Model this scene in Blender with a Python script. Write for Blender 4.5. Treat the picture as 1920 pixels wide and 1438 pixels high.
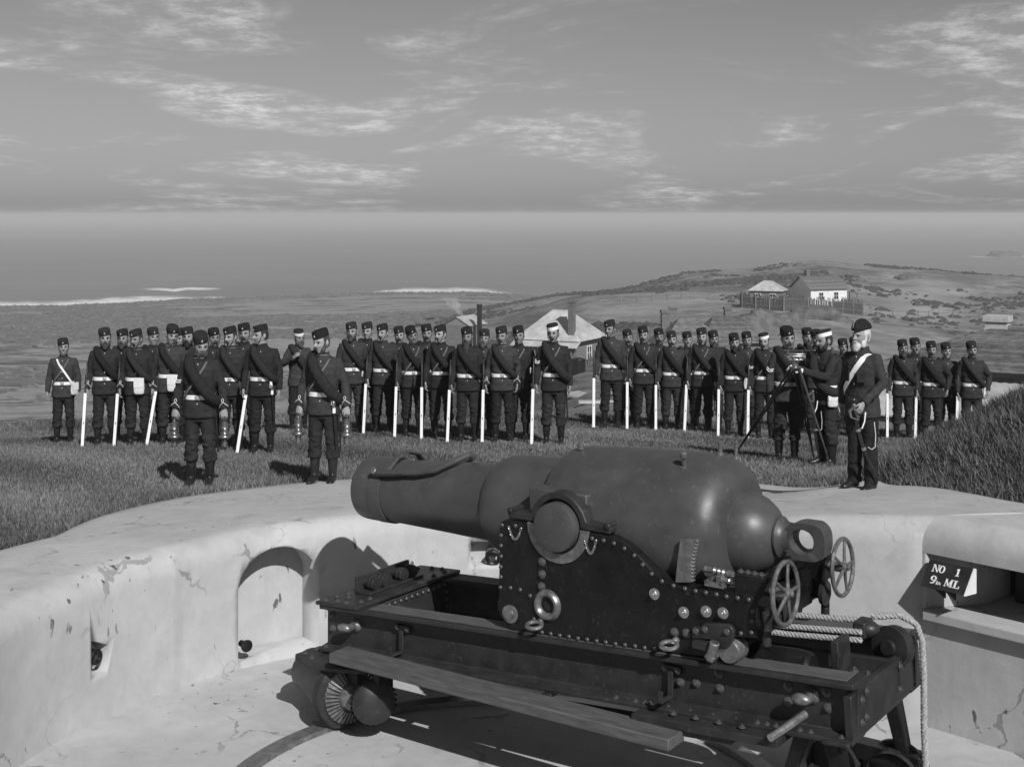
import bpy, bmesh, math, random
import numpy as np
from mathutils import Vector, Matrix, noise as mnoise
rnd = random.Random(7)
R = math.radians
for o in list(bpy.data.objects): bpy.data.objects.remove(o)
sc = bpy.context.scene
col = sc.collection
# ------------------------------------------------------------------ camera
W, HH = 1920, 1438
F, U0, V0, CZ = 2450.0, 960.0, 402.0, 3.8      # focal length in photo pixels, horizon row, eye height over pit floor
cam = bpy.data.cameras.new('camera'); camo = bpy.data.objects.new('camera', cam); col.objects.link(camo)
cam.sensor_width = 36; cam.lens = 36*F/W
cam.shift_y = -(HH/2-V0)/W
cam.clip_start = .1; cam.clip_end = 90000
camo.location = (0, 0, CZ); camo.rotation_euler = (R(90), 0, 0)
sc.camera = camo
cy_ = sc.cycles; cy_.max_bounces = 4; cy_.diffuse_bounces = 2; cy_.glossy_bounces = 2; cy_.transmission_bounces = 2; cy_.transparent_max_bounces = 8; cy_.volume_bounces = 1
cy_.use_adaptive_sampling = True; cy_.adaptive_threshold = .015; cy_.use_denoising = True; cy_.caustics_reflective = False; cy_.caustics_refractive = False
sc.render.resolution_x = 1024; sc.render.resolution_y = 766
# ------------------------------------------------------------------ light
SUN_EL = 38.0
LD = Vector((-.38, .925, 0)).normalized()          # the way the sunlight travels over the ground
world = bpy.data.worlds.new('World'); sc.world = world; world.use_nodes = True
nt = world.node_tree; N = nt.nodes; Lk = nt.links
for n in list(N): N.remove(n)
wo = N.new('ShaderNodeOutputWorld'); bg = N.new('ShaderNodeBackground')
sky = N.new('ShaderNodeTexSky'); sky.sky_type = 'NISHITA'; sky.sun_disc = False
sky.sun_elevation = R(SUN_EL); sky.sun_rotation = math.atan2(-LD.x, -LD.y)
sky.air_density = 1.0; sky.dust_density = .8
bw = N.new('ShaderNodeRGBToBW'); Lk.new(sky.outputs[0], bw.inputs[0])
# clouds on a flat layer overhead
tc = N.new('ShaderNodeTexCoord'); sep = N.new('ShaderNodeSeparateXYZ'); Lk.new(tc.outputs['Generated'], sep.inputs[0])
def wmath(op, a, b=None, clamp=False):
    m = N.new('ShaderNodeMath'); m.operation = op; m.use_clamp = clamp
    for i, q in enumerate((a, b)):
        if q is None: continue
        if isinstance(q, (int, float)): m.inputs[i].default_value = q
        else: Lk.new(q, m.inputs[i])
    return m.outputs[0]
zc = wmath('ADD', wmath('MAXIMUM', sep.outputs[2], 0.0), 0.15)
cx = wmath('DIVIDE', sep.outputs[0], zc); cy = wmath('DIVIDE', sep.outputs[1], zc)
comb = N.new('ShaderNodeCombineXYZ'); Lk.new(cx, comb.inputs[0]); Lk.new(cy, comb.inputs[1])
n1 = N.new('ShaderNodeTexNoise'); Lk.new(comb.outputs[0], n1.inputs['Vector'])
n1.inputs['Scale'].default_value = .95; n1.inputs['Detail'].default_value = 9; n1.inputs['Roughness'].default_value = .62; n1.inputs['Distortion'].default_value = .8
mr = N.new('ShaderNodeMapRange'); Lk.new(n1.outputs[0], mr.inputs[0])
mr.inputs[1].default_value = .47; mr.inputs[2].default_value = .68; mr.interpolation_type = 'SMOOTHSTEP'
n2 = N.new('ShaderNodeTexNoise'); Lk.new(comb.outputs[0], n2.inputs['Vector'])
n2.inputs['Scale'].default_value = 7.5; n2.inputs['Detail'].default_value = 7; n2.inputs['Roughness'].default_value = .7
mr2 = N.new('ShaderNodeMapRange'); Lk.new(n2.outputs[0], mr2.inputs[0]); mr2.inputs[1].default_value = .40; mr2.inputs[2].default_value = .68; mr2.interpolation_type = 'SMOOTHSTEP'
cl = wmath('MULTIPLY', mr.outputs[0], wmath('ADD', mr2.outputs[0], .12))
skyv = wmath('MULTIPLY', bw.outputs[0], wmath('ADD', 1.0, wmath('MULTIPLY', cl, 1.0)))
Lk.new(skyv, bg.inputs[0]); bg.inputs[1].default_value = .052
Lk.new(bg.outputs[0], wo.inputs[0])
sl = bpy.data.lights.new('sun', 'SUN'); so = bpy.data.objects.new('sun', sl); col.objects.link(so)
sl.energy = 4.3; sl.angle = R(.53); sl.color = (1, 1, 1)
sd = Vector((LD.x*math.cos(R(SUN_EL)), LD.y*math.cos(R(SUN_EL)), -math.sin(R(SUN_EL))))
so.rotation_euler = sd.to_track_quat('-Z', 'Y').to_euler(); so.location = (10, -20, 30)
sc.view_settings.view_transform = 'Standard'; sc.view_settings.look = 'None'
sc.view_settings.exposure = 0.0; sc.view_settings.gamma = 1.0
# ------------------------------------------------------------------ pixel -> place
def ray(u, v): return Vector(((u-U0)/F, 1.0, -(v-V0)/F))
def at(u, v, Y):
    r = ray(u, v); return Vector((r.x*Y, Y, CZ+r.z*Y))
def sstep(a, b, x):
    t = min(1, max(0, (x-a)/(b-a))); return t*t*(3-2*t)
# ------------------------------------------------------------------ ground height
COLS = [(-500, [(27,-.35),(40,-6),(80,-20),(140,-28),(230,-30.6),(470,-31.4),(495,-32.2),(510,-33.5)]),
 (100, [(27,-.35),(40,-6),(80,-20),(140,-28),(230,-30.6),(480,-31.4),(505,-32.2),(520,-33.5)]),
 (400, [(27,-.3),(40,-6),(80,-20),(140,-27.5),(230,-30.2),(520,-31.2),(552,-32.2),(570,-33.5)]),
 (640, [(27,-.3),(40,-6),(80,-19),(140,-26),(230,-29.2),(540,-31.2),(586,-32.2),(600,-33.5)]),
 (780, [(27,-.3),(40,-6),(80,-16),(140,-22),(230,-24.5),(300,-25.8),(400,-28.5),(560,-31.2),(592,-32.2),(610,-33.5)]),
 (900, [(27,-.3),(40,-5),(80,-10.5),(110,-13),(200,-18),(260,-18.2),(320,-19.5),(420,-28),(560,-31.5),(592,-32.2),(610,-33.5)]),
 (1100, [(27,-.4),(40,-3.5),(80,-7.5),(110,-9.1),(160,-10.5),(230,-12.5),(330,-15.5),(400,-24),(500,-32),(560,-33.5)]),
 (1300, [(27,-.5),(40,-3),(80,-7),(110,-8.4),(150,-9.5),(220,-11.6),(300,-11.4),(360,-11.2),(430,-18),(500,-30),(560,-33.5)]),
 (1530, [(27,-.6),(40,-3),(70,-6.2),(110,-8.6),(150,-10.2),(200,-11.2),(260,-10.4),(345,-8.6),(420,-18),(500,-31),(560,-33.5)]),
 (1700, [(27,-.7),(40,-3),(70,-6),(110,-9.4),(150,-11.2),(220,-13),(300,-11.2),(345,-10.9),(420,-20),(500,-31),(560,-33.5)]),
 (1890, [(27,-.8),(40,-3),(70,-6.5),(110,-10),(150,-12.2),(220,-14.5),(300,-12.2),(340,-13),(420,-22),(500,-31),(560,-33.5)]),
 (2500, [(27,-1),(40,-3),(70,-6.5),(110,-10),(150,-12.2),(220,-15.5),(300,-16),(340,-18),(420,-26),(500,-32),(560,-33.5)])]
CA = np.array([(c[0]-U0)/F for c in COLS])
YS = np.concatenate([np.arange(27, 120, 1.0), np.arange(120, 720, 4.0)])
TAB = np.array([np.interp(YS, [p[0] for p in c[1]], [p[1] for p in c[1]]) for c in COLS])
def smooth1(a, n):
    k = np.ones(n)/n; p = np.pad(a, ((0,0),(n//2,n//2)), mode='edge')
    return np.array([np.convolve(r_, k, 'valid') for r_ in p])
TAB = np.where(YS[None, :] > 30, smooth1(TAB, 5), TAB)
def fbm(x, y, s, o=4):
    return mnoise.fractal(Vector((x*s, y*s, 3.7)), 1.0, 2.0, o)
PC = Vector((-.05, 8.35)); PR = 3.4              # pit centre and radius
def rout(ph):                                    # outer edge of the concrete about the pit
    return float(np.interp(ph, [0, 20, 34, 49, 58, 66.6, 78, 90, 100, 108.6, 121.6, 132, 142, 155, 175, 210], [4.9, 5.0, 5.2, 5.6, 6.7, 7.3, 7.5, 7.5, 7.4, 7.2, 6.5, 5.75, 5.0, 4.7, 4.6, 4.6]))
def prf(ph):                                     # inner face of the pit wall
    return float(np.interp(ph, [0, 24, 28, 33, 38, 42, 50, 60, 75, 90, 210], [3.4, 3.4, 3.208, 3.01, 2.86, 2.78, 2.80, 2.97, 3.27, 3.4, 3.4]))
def near_g(x, y):
    yy = min(max(y, 4), 30)
    z = .7-.08*(yy-15)
    z -= (.0071*x if x > 0 else -.005*x)*max(0, yy-17)*1.0
    rx = x - 3.5
    if rx > 0 and 4 < y < 19:
        dx, dy = x-PC.x, y-PC.y; ph = math.degrees(math.atan2(dy, dx)); d = math.hypot(dx, dy)-rout(ph)-.12
        if d > 0:
            b = min(rx*.50, d*.95, 1.3); b = b*(1-sstep(13.4, 16.4, y))
            z += b
    z += .33*sstep(2.4, 4.0, x)*(1-sstep(12.8, 15.0, y))
    z += 1.1*sstep(4.8, 5.6, x)*(1-sstep(6.4, 7.8, y))          # unseen bank added out of frame to cast shade into the pit's right corner
    return z
def far_g(x, y):
    a = x/max(y, 1); a = min(max(a, CA[0]), CA[-1])
    yi = min(max(y, 27), 718)
    j = int(np.searchsorted(CA, a)); j = min(max(j, 1), len(CA)-1)
    t = (a-CA[j-1])/(CA[j]-CA[j-1]); t = t*t*(3-2*t)*.5 + t*.5
    z0 = np.interp(yi, YS, TAB[j-1]); z1 = np.interp(yi, YS, TAB[j])
    z = z0*(1-t)+z1*t
    if y > 45 and z > -33:
        am = min(1, (y-45)/90)
        hi = 1 if z > -27 else .22
        z += am*hi*(1.3*fbm(x, y, .018, 4)+.35*fbm(x+9, y, .09, 3))
    return z
def G(x, y):
    if y < 6 and abs(x) > 0: y = max(y, 6)
    n = near_g(x, y)
    if y <= 24.5: return n
    f = far_g(x, y)
    t = sstep(24.5, 29, y)
    return n*(1-t)+f*t
def zcrest(ph): return float(np.interp(ph, [0, 24, 40, 60, 85, 210], [1.56, 1.56, 1.46, 1.3, 1.16, 1.10]))
def ptop(x, y):                                  # what one stands on: parapet top inside its outer edge, else the turf
    dx, dy = x-PC.x, y-PC.y; ph = math.degrees(math.atan2(dy, dx)); r = math.hypot(dx, dy); ro = rout(ph)
    if 24 < ph < 205 and prf(ph)+.2 < r < ro:
        t = (r-prf(ph)-.2)/(ro-prf(ph)-.2); qx, qy = PC.x+ro*math.cos(R(ph)), PC.y+ro*math.sin(R(ph))
        return (zcrest(ph)-.02)*(1-t)+(G(qx, qy)+.015)*t+.02*math.sin(math.pi*t)
    if x > 3.5 and 13.0 < y < 16.5 or (x > 3.6 and y < 13): return near_g(3.4, y)-.0071*max(0, x-3.4)*max(0, y-17)
    return G(x, y)
def hit(u, v, gf=None):
    GG = gf or G
    r = ray(u, v); Y0 = 6.0
    prev = 6.0
    while Y0 < 700:
        p = at(u, v, Y0)
        if p.z < GG(p.x, p.y):
            a, b = prev, Y0
            for _ in range(24):
                m = (a+b)/2; p = at(u, v, m)
                if p.z < GG(p.x, p.y): b = m
                else: a = m
            return at(u, v, b)
        prev = Y0; Y0 *= 1.01
    return at(u, v, 600)
# ------------------------------------------------------------------ materials
MATS = {}
def mat(name, base, rough=.6, var=.25, scale=8.0, bump=.0, bscale=40.0, metal=0.0, spec=.5, stretch=None, rand=0.0, detail=5, spots=0.0):
    m = bpy.data.materials.new(name); m.use_nodes = True; MATS[name] = m
    t = m.node_tree; n = t.nodes; l = t.links
    p = n['Principled BSDF']
    p.inputs['Roughness'].default_value = rough; p.inputs['Metallic'].default_value = metal
    p.inputs['Specular IOR Level'].default_value = spec
    c = n.new('ShaderNodeTexCoord'); vec = c.outputs['Object']
    if stretch:
        mp = n.new('ShaderNodeMapping'); mp.inputs['Scale'].default_value = stretch; l.new(vec, mp.inputs[0]); vec = mp.outputs[0]
    a = n.new('ShaderNodeTexNoise'); l.new(vec, a.inputs['Vector']); a.inputs['Scale'].default_value = scale; a.inputs['Detail'].default_value = detail; a.inputs['Roughness'].default_value = .65
    mr = n.new('ShaderNodeMapRange'); l.new(a.outputs[0], mr.inputs[0]); mr.inputs[1].default_value = .3; mr.inputs[2].default_value = .7
    mr.inputs[3].default_value = base*(1-var); mr.inputs[4].default_value = base*(1+var)
    out = mr.outputs[0]
    if spots:
        s = n.new('ShaderNodeTexNoise'); l.new(vec, s.inputs['Vector']); s.inputs['Scale'].default_value = scale*6; s.inputs['Detail'].default_value = 3
        r2 = n.new('ShaderNodeMapRange'); l.new(s.outputs[0], r2.inputs[0]); r2.inputs[1].default_value = .62; r2.inputs[2].default_value = .72
        r2.inputs[3].default_value = 0; r2.inputs[4].default_value = spots
        ad = n.new('ShaderNodeMath'); ad.operation = 'ADD'; l.new(out, ad.inputs[0]); l.new(r2.outputs[0], ad.inputs[1]); out = ad.outputs[0]
    if rand:
        oi = n.new('ShaderNodeObjectInfo'); r3 = n.new('ShaderNodeMapRange'); l.new(oi.outputs['Random'], r3.inputs[0]); r3.inputs[3].default_value = 1-rand; r3.inputs[4].default_value = 1+rand
        mu = n.new('ShaderNodeMath'); mu.operation = 'MULTIPLY'; l.new(out, mu.inputs[0]); l.new(r3.outputs[0], mu.inputs[1]); out = mu.outputs[0]
    l.new(out, p.inputs['Base Color'])
    if rough < .9:
        rr = n.new('ShaderNodeMapRange'); l.new(a.outputs[0], rr.inputs[0]); rr.inputs[1].default_value = .3; rr.inputs[2].default_value = .7
        rr.inputs[3].default_value = max(.05, rough-.1); rr.inputs[4].default_value = min(1, rough+.1); l.new(rr.outputs[0], p.inputs['Roughness'])
    if bump:
        b = n.new('ShaderNodeTexNoise'); l.new(vec, b.inputs['Vector']); b.inputs['Scale'].default_value = bscale; b.inputs['Detail'].default_value = 4
        bp = n.new('ShaderNodeBump'); bp.inputs['Strength'].default_value = bump; bp.inputs['Distance'].default_value = .02
        l.new(b.outputs[0], bp.inputs['Height']); l.new(bp.outputs[0], p.inputs['Normal'])
    return m
mat('gun_paint', .062, .42, .18, 5, .04, 120, spots=.03)
mat('gun_dark', .010, .36, .35, 7, .05, 90, spots=.02, spec=.28)
mat('slide_paint', .028, .42, .4, 6, .06, 80, spots=.03, spec=.35)
mat('deck_wood', .085, .65, .35, 14, .12, 60, stretch=(.4,3,3))
mat('rivet_iron', .075, .32, .3, 20, spec=.6)
mat('iron_worn', .22, .38, .4, 20, .05, 90, metal=.6)
mat('iron_bright', .42, .30, .25, 25, .03, 90, metal=.75)
mat('brass', .30, .28, .3, 14, .05, 40, metal=.85)
mat('rope', .36, .85, .3, 60, .3, 200)
mat('cloth_dark', .030, .9, .25, 16, .35, 38, rand=.35, spec=.2)
mat('cloth_trouser', .022, .9, .25, 16, .4, 26, rand=.3, spec=.2)
mat('cloth_roll', .021, .95, .25, 20, .4, 45, rand=.3, spec=.15)
mat('leather', .014, .36, .4, 12, .2, 40)
mat('skin', .25, .6, .12, 18, .05, 60, rand=.2)
mat('hair', .022, .7, .4, 60, .5, 160, rand=.7)
mat('hair_light', .09, .7, .4, 60, .5, 160, rand=.4)
mat('hair_white', .55, .7, .2, 60, .4, 160)
mat('eye', .02, .3, .1)
mat('white_belt', .78, .6, .06, 20, .05, 80)
mat('canvas', .66, .85, .1, 20, .2, 60)
mat('strap_grey', .10, .7, .2, 20)
mat('glove', .72, .8, .06, 20, .1, 80)
mat('gilt', .55, .35, .1, 20, metal=.6)
mat('steel_dark', .05, .35, .3, 20, metal=.6)
mat('wood_dark', .035, .5, .3, 12, .1, 60)
mat('weather_wood', .15, .85, .4, 6, .3, 30, stretch=(3,3,.4), rand=.3)
mat('old_paling', .06, .9, .5, 3, .3, 30, stretch=(3,3,.4))
mat('weather_board', .19, .85, .3, 4, .2, 30, rand=.2)
mat('tin_roof', .40, .55, .25, 1.2, .1, 20, rand=.12)
mat('shingle', .13, .8, .4, 3, .3, 20, rand=.35)
mat('brick', .13, .85, .35, 5, .3, 25)
mat('white_paint', .75, .5, .08, 6, .05, 40)
mat('black_paint', .02, .5, .3, 8, .05, 40)
mat('rock', .10, .9, .55, .9, .6, 4, detail=8)
mat('masonry', .42, .85, .2, 4, .2, 20)
mat('scrub', .045, .9, .5, .8)
mat('dark_inside', .012, .9, .1)  # near-black colour painted in for the shade inside openings
# ------------------------------------------------------------------ mesh builder
class MB:
    def __init__(s): s.v = []; s.f = []; s.mi = []
    def add(s, vs, fs, mi=0):
        o = len(s.v); s.v.extend([tuple(p) for p in vs]); s.f.extend([tuple(i+o for i in f) for f in fs]); s.mi.extend([mi]*len(fs)); return s
    def box(s, c, sz, rot=None, mi=0):
        hx, hy, hz = [q/2 for q in sz]
        vs = [Vector((x, y, z)) for x in (-hx, hx) for y in (-hy, hy) for z in (-hz, hz)]
        if rot is not None: vs = [rot @ p for p in vs]
        vs = [p+Vector(c) for p in vs]
        return s.add(vs, [(0,1,3,2),(4,6,7,5),(0,4,5,1),(2,3,7,6),(0,2,6,4),(1,5,7,3)], mi)
    def hexa(s, p, mi=0):           # 8 corners: bottom 4 then top 4, same turn
        return s.add(p, [(3,2,1,0),(4,5,6,7),(0,1,5,4),(1,2,6,5),(2,3,7,6),(3,0,4,7)], mi)
    def lathe(s, prof, n=24, M=None, mi=0, cap=True, a0=0, a1=2*math.pi):
        M = M or Matrix(); full = abs(a1-a0-2*math.pi) < 1e-6
        k = n if full else n+1
        vs = []
        for (x, r) in prof:
            for i in range(k):
                a = a0+(a1-a0)*i/n; vs.append(M @ Vector((x, r*math.cos(a), r*math.sin(a))))
        fs = []
        for j in range(len(prof)-1):
            for i in range(n):
                i2 = (i+1) % k
                fs.append((j*k+i, (j+1)*k+i, (j+1)*k+i2, j*k+i2))
        if cap and full:
            fs.append(tuple(range(k))); fs.append(tuple(reversed([(len(prof)-1)*k+i for i in range(k)])))
        return s.add(vs, fs, mi)
    def tube(s, pts, rad, n=8, closed=False, mi=0, flat=None):
        pts = [Vector(p) for p in pts]; m = len(pts)
        if not hasattr(rad, '__len__'): rad = [rad]*m
        T = []
        for i in range(m):
            a = pts[(i-1) % m] if closed or i > 0 else pts[i]; b = pts[(i+1) % m] if closed or i < m-1 else pts[i]
            T.append((b-a).normalized())
        up = Vector((0, 0, 1)) if abs(T[0].z) < .9 else Vector((0, 1, 0))
        nv = (up - T[0]*up.dot(T[0])).normalized()
        vs = []
        for i in range(m):
            nv = (nv - T[i]*nv.dot(T[i])).normalized(); bv = T[i].cross(nv)
            for j in range(n):
                a = 2*math.pi*j/n
                vs.append(pts[i] + (nv*math.cos(a)*(flat or 1) + bv*math.sin(a))*rad[i])
        fs = []
        for i in range(m if closed else m-1):
            i2 = (i+1) % m
            for j in range(n):
                j2 = (j+1) % n
                fs.append((i*n+j, i*n+j2, i2*n+j2, i2*n+j))
        if not closed: fs.append(tuple(reversed(range(n)))); fs.append(tuple((m-1)*n+j for j in range(n)))
        return s.add(vs, fs, mi)
    def ball(s, c, r, n=14, k=9, mi=0, M=None):
        if not hasattr(r, '__len__'): r = (r, r, r)
        c = Vector(c); vs = [(0, 0, 1)]
        for j in range(1, k):
            t = math.pi*j/k
            for i in range(n):
                a = 2*math.pi*i/n; vs.append((math.sin(t)*math.cos(a), math.sin(t)*math.sin(a), math.cos(t)))
        vs.append((0, 0, -1))
        vs = [Vector((p[0]*r[0], p[1]*r[1], p[2]*r[2])) for p in vs]
        if M is not None: vs = [M @ p for p in vs]
        vs = [p+c for p in vs]
        fs = [(0, 1+i, 1+(i+1) % n) for i in range(n)]
        for j in range(k-2):
            for i in range(n):
                a = 1+j*n+i; b = 1+j*n+(i+1) % n; fs.append((a, a+n, b+n, b))
        L = 1+(k-1)*n; fs += [(L, L-n+(i+1) % n, L-n+i) for i in range(n)]
        return s.add(vs, fs, mi)
    def prism(s, poly, a, b, fr, mi=0):      # fr(p, q, t) -> point
        n = len(poly)
        vs = [fr(p, q, a) for p, q in poly]+[fr(p, q, b) for p, q in poly]
        fs = [tuple(reversed(range(n))), tuple(range(n, 2*n))]+[(i, (i+1) % n, n+(i+1) % n, n+i) for i in range(n)]
        return s.add(vs, fs, mi)
    def loft(s, rings, mi=0, cap=True):
        n = len(rings[0]); vs = [p for r in rings for p in r]; fs = []
        for j in range(len(rings)-1):
            for i in range(n):
                i2 = (i+1) % n; fs.append((j*n+i, j*n+i2, (j+1)*n+i2, (j+1)*n+i))
        if cap: fs.append(tuple(reversed(range(n)))); fs.append(tuple((len(rings)-1)*n+i for i in range(n)))
        return s.add(vs, fs, mi)
    def mesh(s, name, mats, angle=35):
        me = bpy.data.meshes.new(name); me.from_pydata(s.v, [], s.f); 
        if isinstance(mats, str): mats = [mats]
        for m in mats: me.materials.append(MATS[m])
        me.polygons.foreach_set('use_smooth', [True]*len(me.polygons)); me.polygons.foreach_set('material_index', s.mi)
        bm = bmesh.new(); bm.from_mesh(me); bmesh.ops.recalc_face_normals(bm, faces=bm.faces); bm.to_mesh(me); bm.free()
        me.set_sharp_from_angle(angle=R(angle)); return me
    def build(s, name, mats, parent=None, bevel=0, angle=35):
        return link(name, s.mesh(name, mats, angle), parent, bevel)
def link(name, me, parent=None, bevel=0, M=None):
    o = bpy.data.objects.new(name, me); col.objects.link(o)
    if parent is not None: o.parent = parent
    if M is not None: o.matrix_local = M
    if bevel:
        b = o.modifiers.new('bevel', 'BEVEL'); b.width = bevel; b.segments = 2; b.limit_method = 'ANGLE'; b.angle_limit = R(40); b.harden_normals = False
    return o
def tag(o, label=None, cat=None, group=None, kind=None):
    if label: o['label'] = label
    if cat: o['category'] = cat
    if group: o['group'] = group
    if kind: o['kind'] = kind
    return o
def empty(name, loc=(0,0,0), rz=0):
    o = bpy.data.objects.new(name, None); col.objects.link(o); o.location = loc; o.rotation_euler = (0, 0, rz); o.empty_display_size = .1; return o
def evaluated(o, name):
    dg = bpy.context.evaluated_depsgraph_get(); me = bpy.data.meshes.new_from_object(o.evaluated_get(dg)); me.name = name; return me
def frameX(o, d):                   # matrix whose local x points along d
    d = Vector(d).normalized(); q = d.to_track_quat('X', 'Z'); return Matrix.Translation(Vector(o)) @ q.to_matrix().to_4x4()
# ================================================================== SETTING
# ---- materials of the ground, sea and concrete
def nodes(name):
    m = bpy.data.materials.new(name); m.use_nodes = True; MATS[name] = m
    t = m.node_tree; return m, t.nodes, t.links, t.nodes['Principled BSDF']
def nz(n, l, vec, scale, detail=5, rough=.6, stretch=None, dist=0):
    if stretch:
        mp = n.new('ShaderNodeMapping'); mp.inputs['Scale'].default_value = stretch; l.new(vec, mp.inputs[0]); vec = mp.outputs[0]
    a = n.new('ShaderNodeTexNoise'); l.new(vec, a.inputs['Vector']); a.inputs['Scale'].default_value = scale; a.inputs['Detail'].default_value = detail; a.inputs['Roughness'].default_value = rough; a.inputs['Distortion'].default_value = dist
    return a.outputs[0]
def rng(n, l, x, a, b, c, d, sm=False):
    r = n.new('ShaderNodeMapRange'); l.new(x, r.inputs[0])
    for i, q in enumerate((a, b, c, d)): r.inputs[i+1].default_value = q
    if sm: r.interpolation_type = 'SMOOTHSTEP'
    return r.outputs[0]
def mth(n, l, op, a, b=None, clamp=False):
    m = n.new('ShaderNodeMath'); m.operation = op; m.use_clamp = clamp
    for i, q in enumerate((a, b)):
        if q is None: continue
        if isinstance(q, (int, float)): m.inputs[i].default_value = q
        else: l.new(q, m.inputs[i])
    return m.outputs[0]
def mixv(n, l, f, a, b):
    m = n.new('ShaderNodeMix'); m.data_type = 'FLOAT'
    for i, q in ((0, f), (2, a), (3, b)):
        if isinstance(q, (int, float)): m.inputs[i].default_value = q
        else: l.new(q, m.inputs[i])
    return m.outputs[0]
def bumpn(n, l, p, h, st, dist):
    b = n.new('ShaderNodeBump'); b.inputs['Strength'].default_value = st; b.inputs['Distance'].default_value = dist; l.new(h, b.inputs['Height']); l.new(b.outputs[0], p.inputs['Normal'])
# ground: weights grass / rock flat / sand held as a point attribute
m, n, l, p = nodes('ground')
c = n.new('ShaderNodeTexCoord').outputs['Object']
at_ = n.new('ShaderNodeAttribute'); at_.attribute_name = 'zone'
sp = n.new('ShaderNodeSeparateColor'); l.new(at_.outputs['Color'], sp.inputs[0])
gr = mth(n, l, 'MULTIPLY', rng(n, l, nz(n, l, c, 2.2, 6, .7), .3, .7, .05, .11), rng(n, l, nz(n, l, c, 28, 3), .3, .7, .55, 1.4))
scr = mixv(n, l, rng(n, l, nz(n, l, c, .045, 8, .72, dist=.6), .42, .58, 0, 1, True), .11, .22)
scr = mth(n, l, 'MULTIPLY', scr, rng(n, l, nz(n, l, c, .35, 9, .85), .34, .66, .35, 1.6))
led = mixv(n, l, rng(n, l, nz(n, l, c, .032, 11, .80, stretch=(1, 3.2, 1), dist=.9), .50, .56, 0, 1, True), .24, .075)
led = mth(n, l, 'MULTIPLY', led, rng(n, l, nz(n, l, c, .3, 7, .8, stretch=(1, 3, 1)), .3, .7, .5, 1.5))
snd = mth(n, l, 'MULTIPLY', rng(n, l, nz(n, l, c, .12, 5), .3, .7, .8, 1.2), .36)
v = mixv(n, l, sp.outputs[0], scr, gr); v = mixv(n, l, sp.outputs[1], v, led); v = mixv(n, l, sp.outputs[2], v, snd)
l.new(v, p.inputs['Base Color']); p.inputs['Roughness'].default_value = .95; p.inputs['Specular IOR Level'].default_value = .1
bumpn(n, l, p, nz(n, l, c, 1.3, 6, .7), .5, .25)
# concrete render
m, n, l, p = nodes('concrete')
c = n.new('ShaderNodeTexCoord').outputs['Object']
b1 = rng(n, l, nz(n, l, c, .9, 6, .65), .3, .7, .39, .49)
b2 = mth(n, l, 'MULTIPLY', b1, rng(n, l, nz(n, l, c, 5, 6, .7), .3, .7, .90, 1.08))
# rain streaks
b2 = mth(n, l, 'MULTIPLY', b2, rng(n, l, nz(n, l, c, 3.5, 4, .6, stretch=(1, 1, .06)), .55, .75, 1, .86))
# dark flecks and spalled patches
fl = rng(n, l, nz(n, l, c, 15, 3, .5, stretch=(1, 1, .4)), .655, .69, 0, 1)
fl = mth(n, l, 'MULTIPLY', fl, rng(n, l, nz(n, l, c, 1.1, 2), .50, .58, 0, 1))
b2 = mixv(n, l, fl, b2, .12)
vo = n.new('ShaderNodeTexVoronoi'); vo.feature = 'DISTANCE_TO_EDGE'; vo.inputs['Scale'].default_value = .75
mpv = n.new('ShaderNodeVectorMath'); mpv.operation = 'ADD'; l.new(c, mpv.inputs[0])
nzc = n.new('ShaderNodeTexNoise'); nzc.inputs['Scale'].default_value = 2.2; nzc.inputs['Detail'].default_value = 6; l.new(c, nzc.inputs['Vector'])
sc3 = n.new('ShaderNodeVectorMath'); sc3.operation = 'SCALE'; sc3.inputs['Scale'].default_value = .9; l.new(nzc.outputs['Color'], sc3.inputs[0]); l.new(sc3.outputs[0], mpv.inputs[1])
l.new(mpv.outputs[0], vo.inputs['Vector'])
crm = rng(n, l, nz(n, l, c, .8, 3), .46, .55, 0, 1)
wid = rng(n, l, nz(n, l, c, 3.2, 4), .5, .72, .003, .035)
ck = mth(n, l, 'LESS_THAN', vo.outputs['Distance'], wid)
ck = mth(n, l, 'MULTIPLY', ck, crm)
b2 = mixv(n, l, ck, b2, mth(n, l, 'MULTIPLY', b2, .62))
l.new(b2, p.inputs['Base Color']); p.inputs['Roughness'].default_value = .85; p.inputs['Specular IOR Level'].default_value = .25
hh = mth(n, l, 'SUBTRACT', nz(n, l, c, 14, 6, .7), mth(n, l, 'MULTIPLY', ck, .5))
bumpn(n, l, p, hh, .18, .02)
# sea
m, n, l, p = nodes('sea_water')
c = n.new('ShaderNodeTexCoord').outputs['Object']
l.new(rng(n, l, nz(n, l, c, .006, 6, .6, stretch=(1, 3, 1)), .3, .7, .15, .21), p.inputs['Base Color'])
p.inputs['Roughness'].default_value = .45; p.inputs['Specular IOR Level'].default_value = .35
hw = mth(n, l, 'ADD', nz(n, l, c, .05, 5, .6, stretch=(1, 2.5, 1)), mth(n, l, 'MULTIPLY', nz(n, l, c, .5, 4, .6), .3))
bumpn(n, l, p, hw, .5, 1.5)
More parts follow.
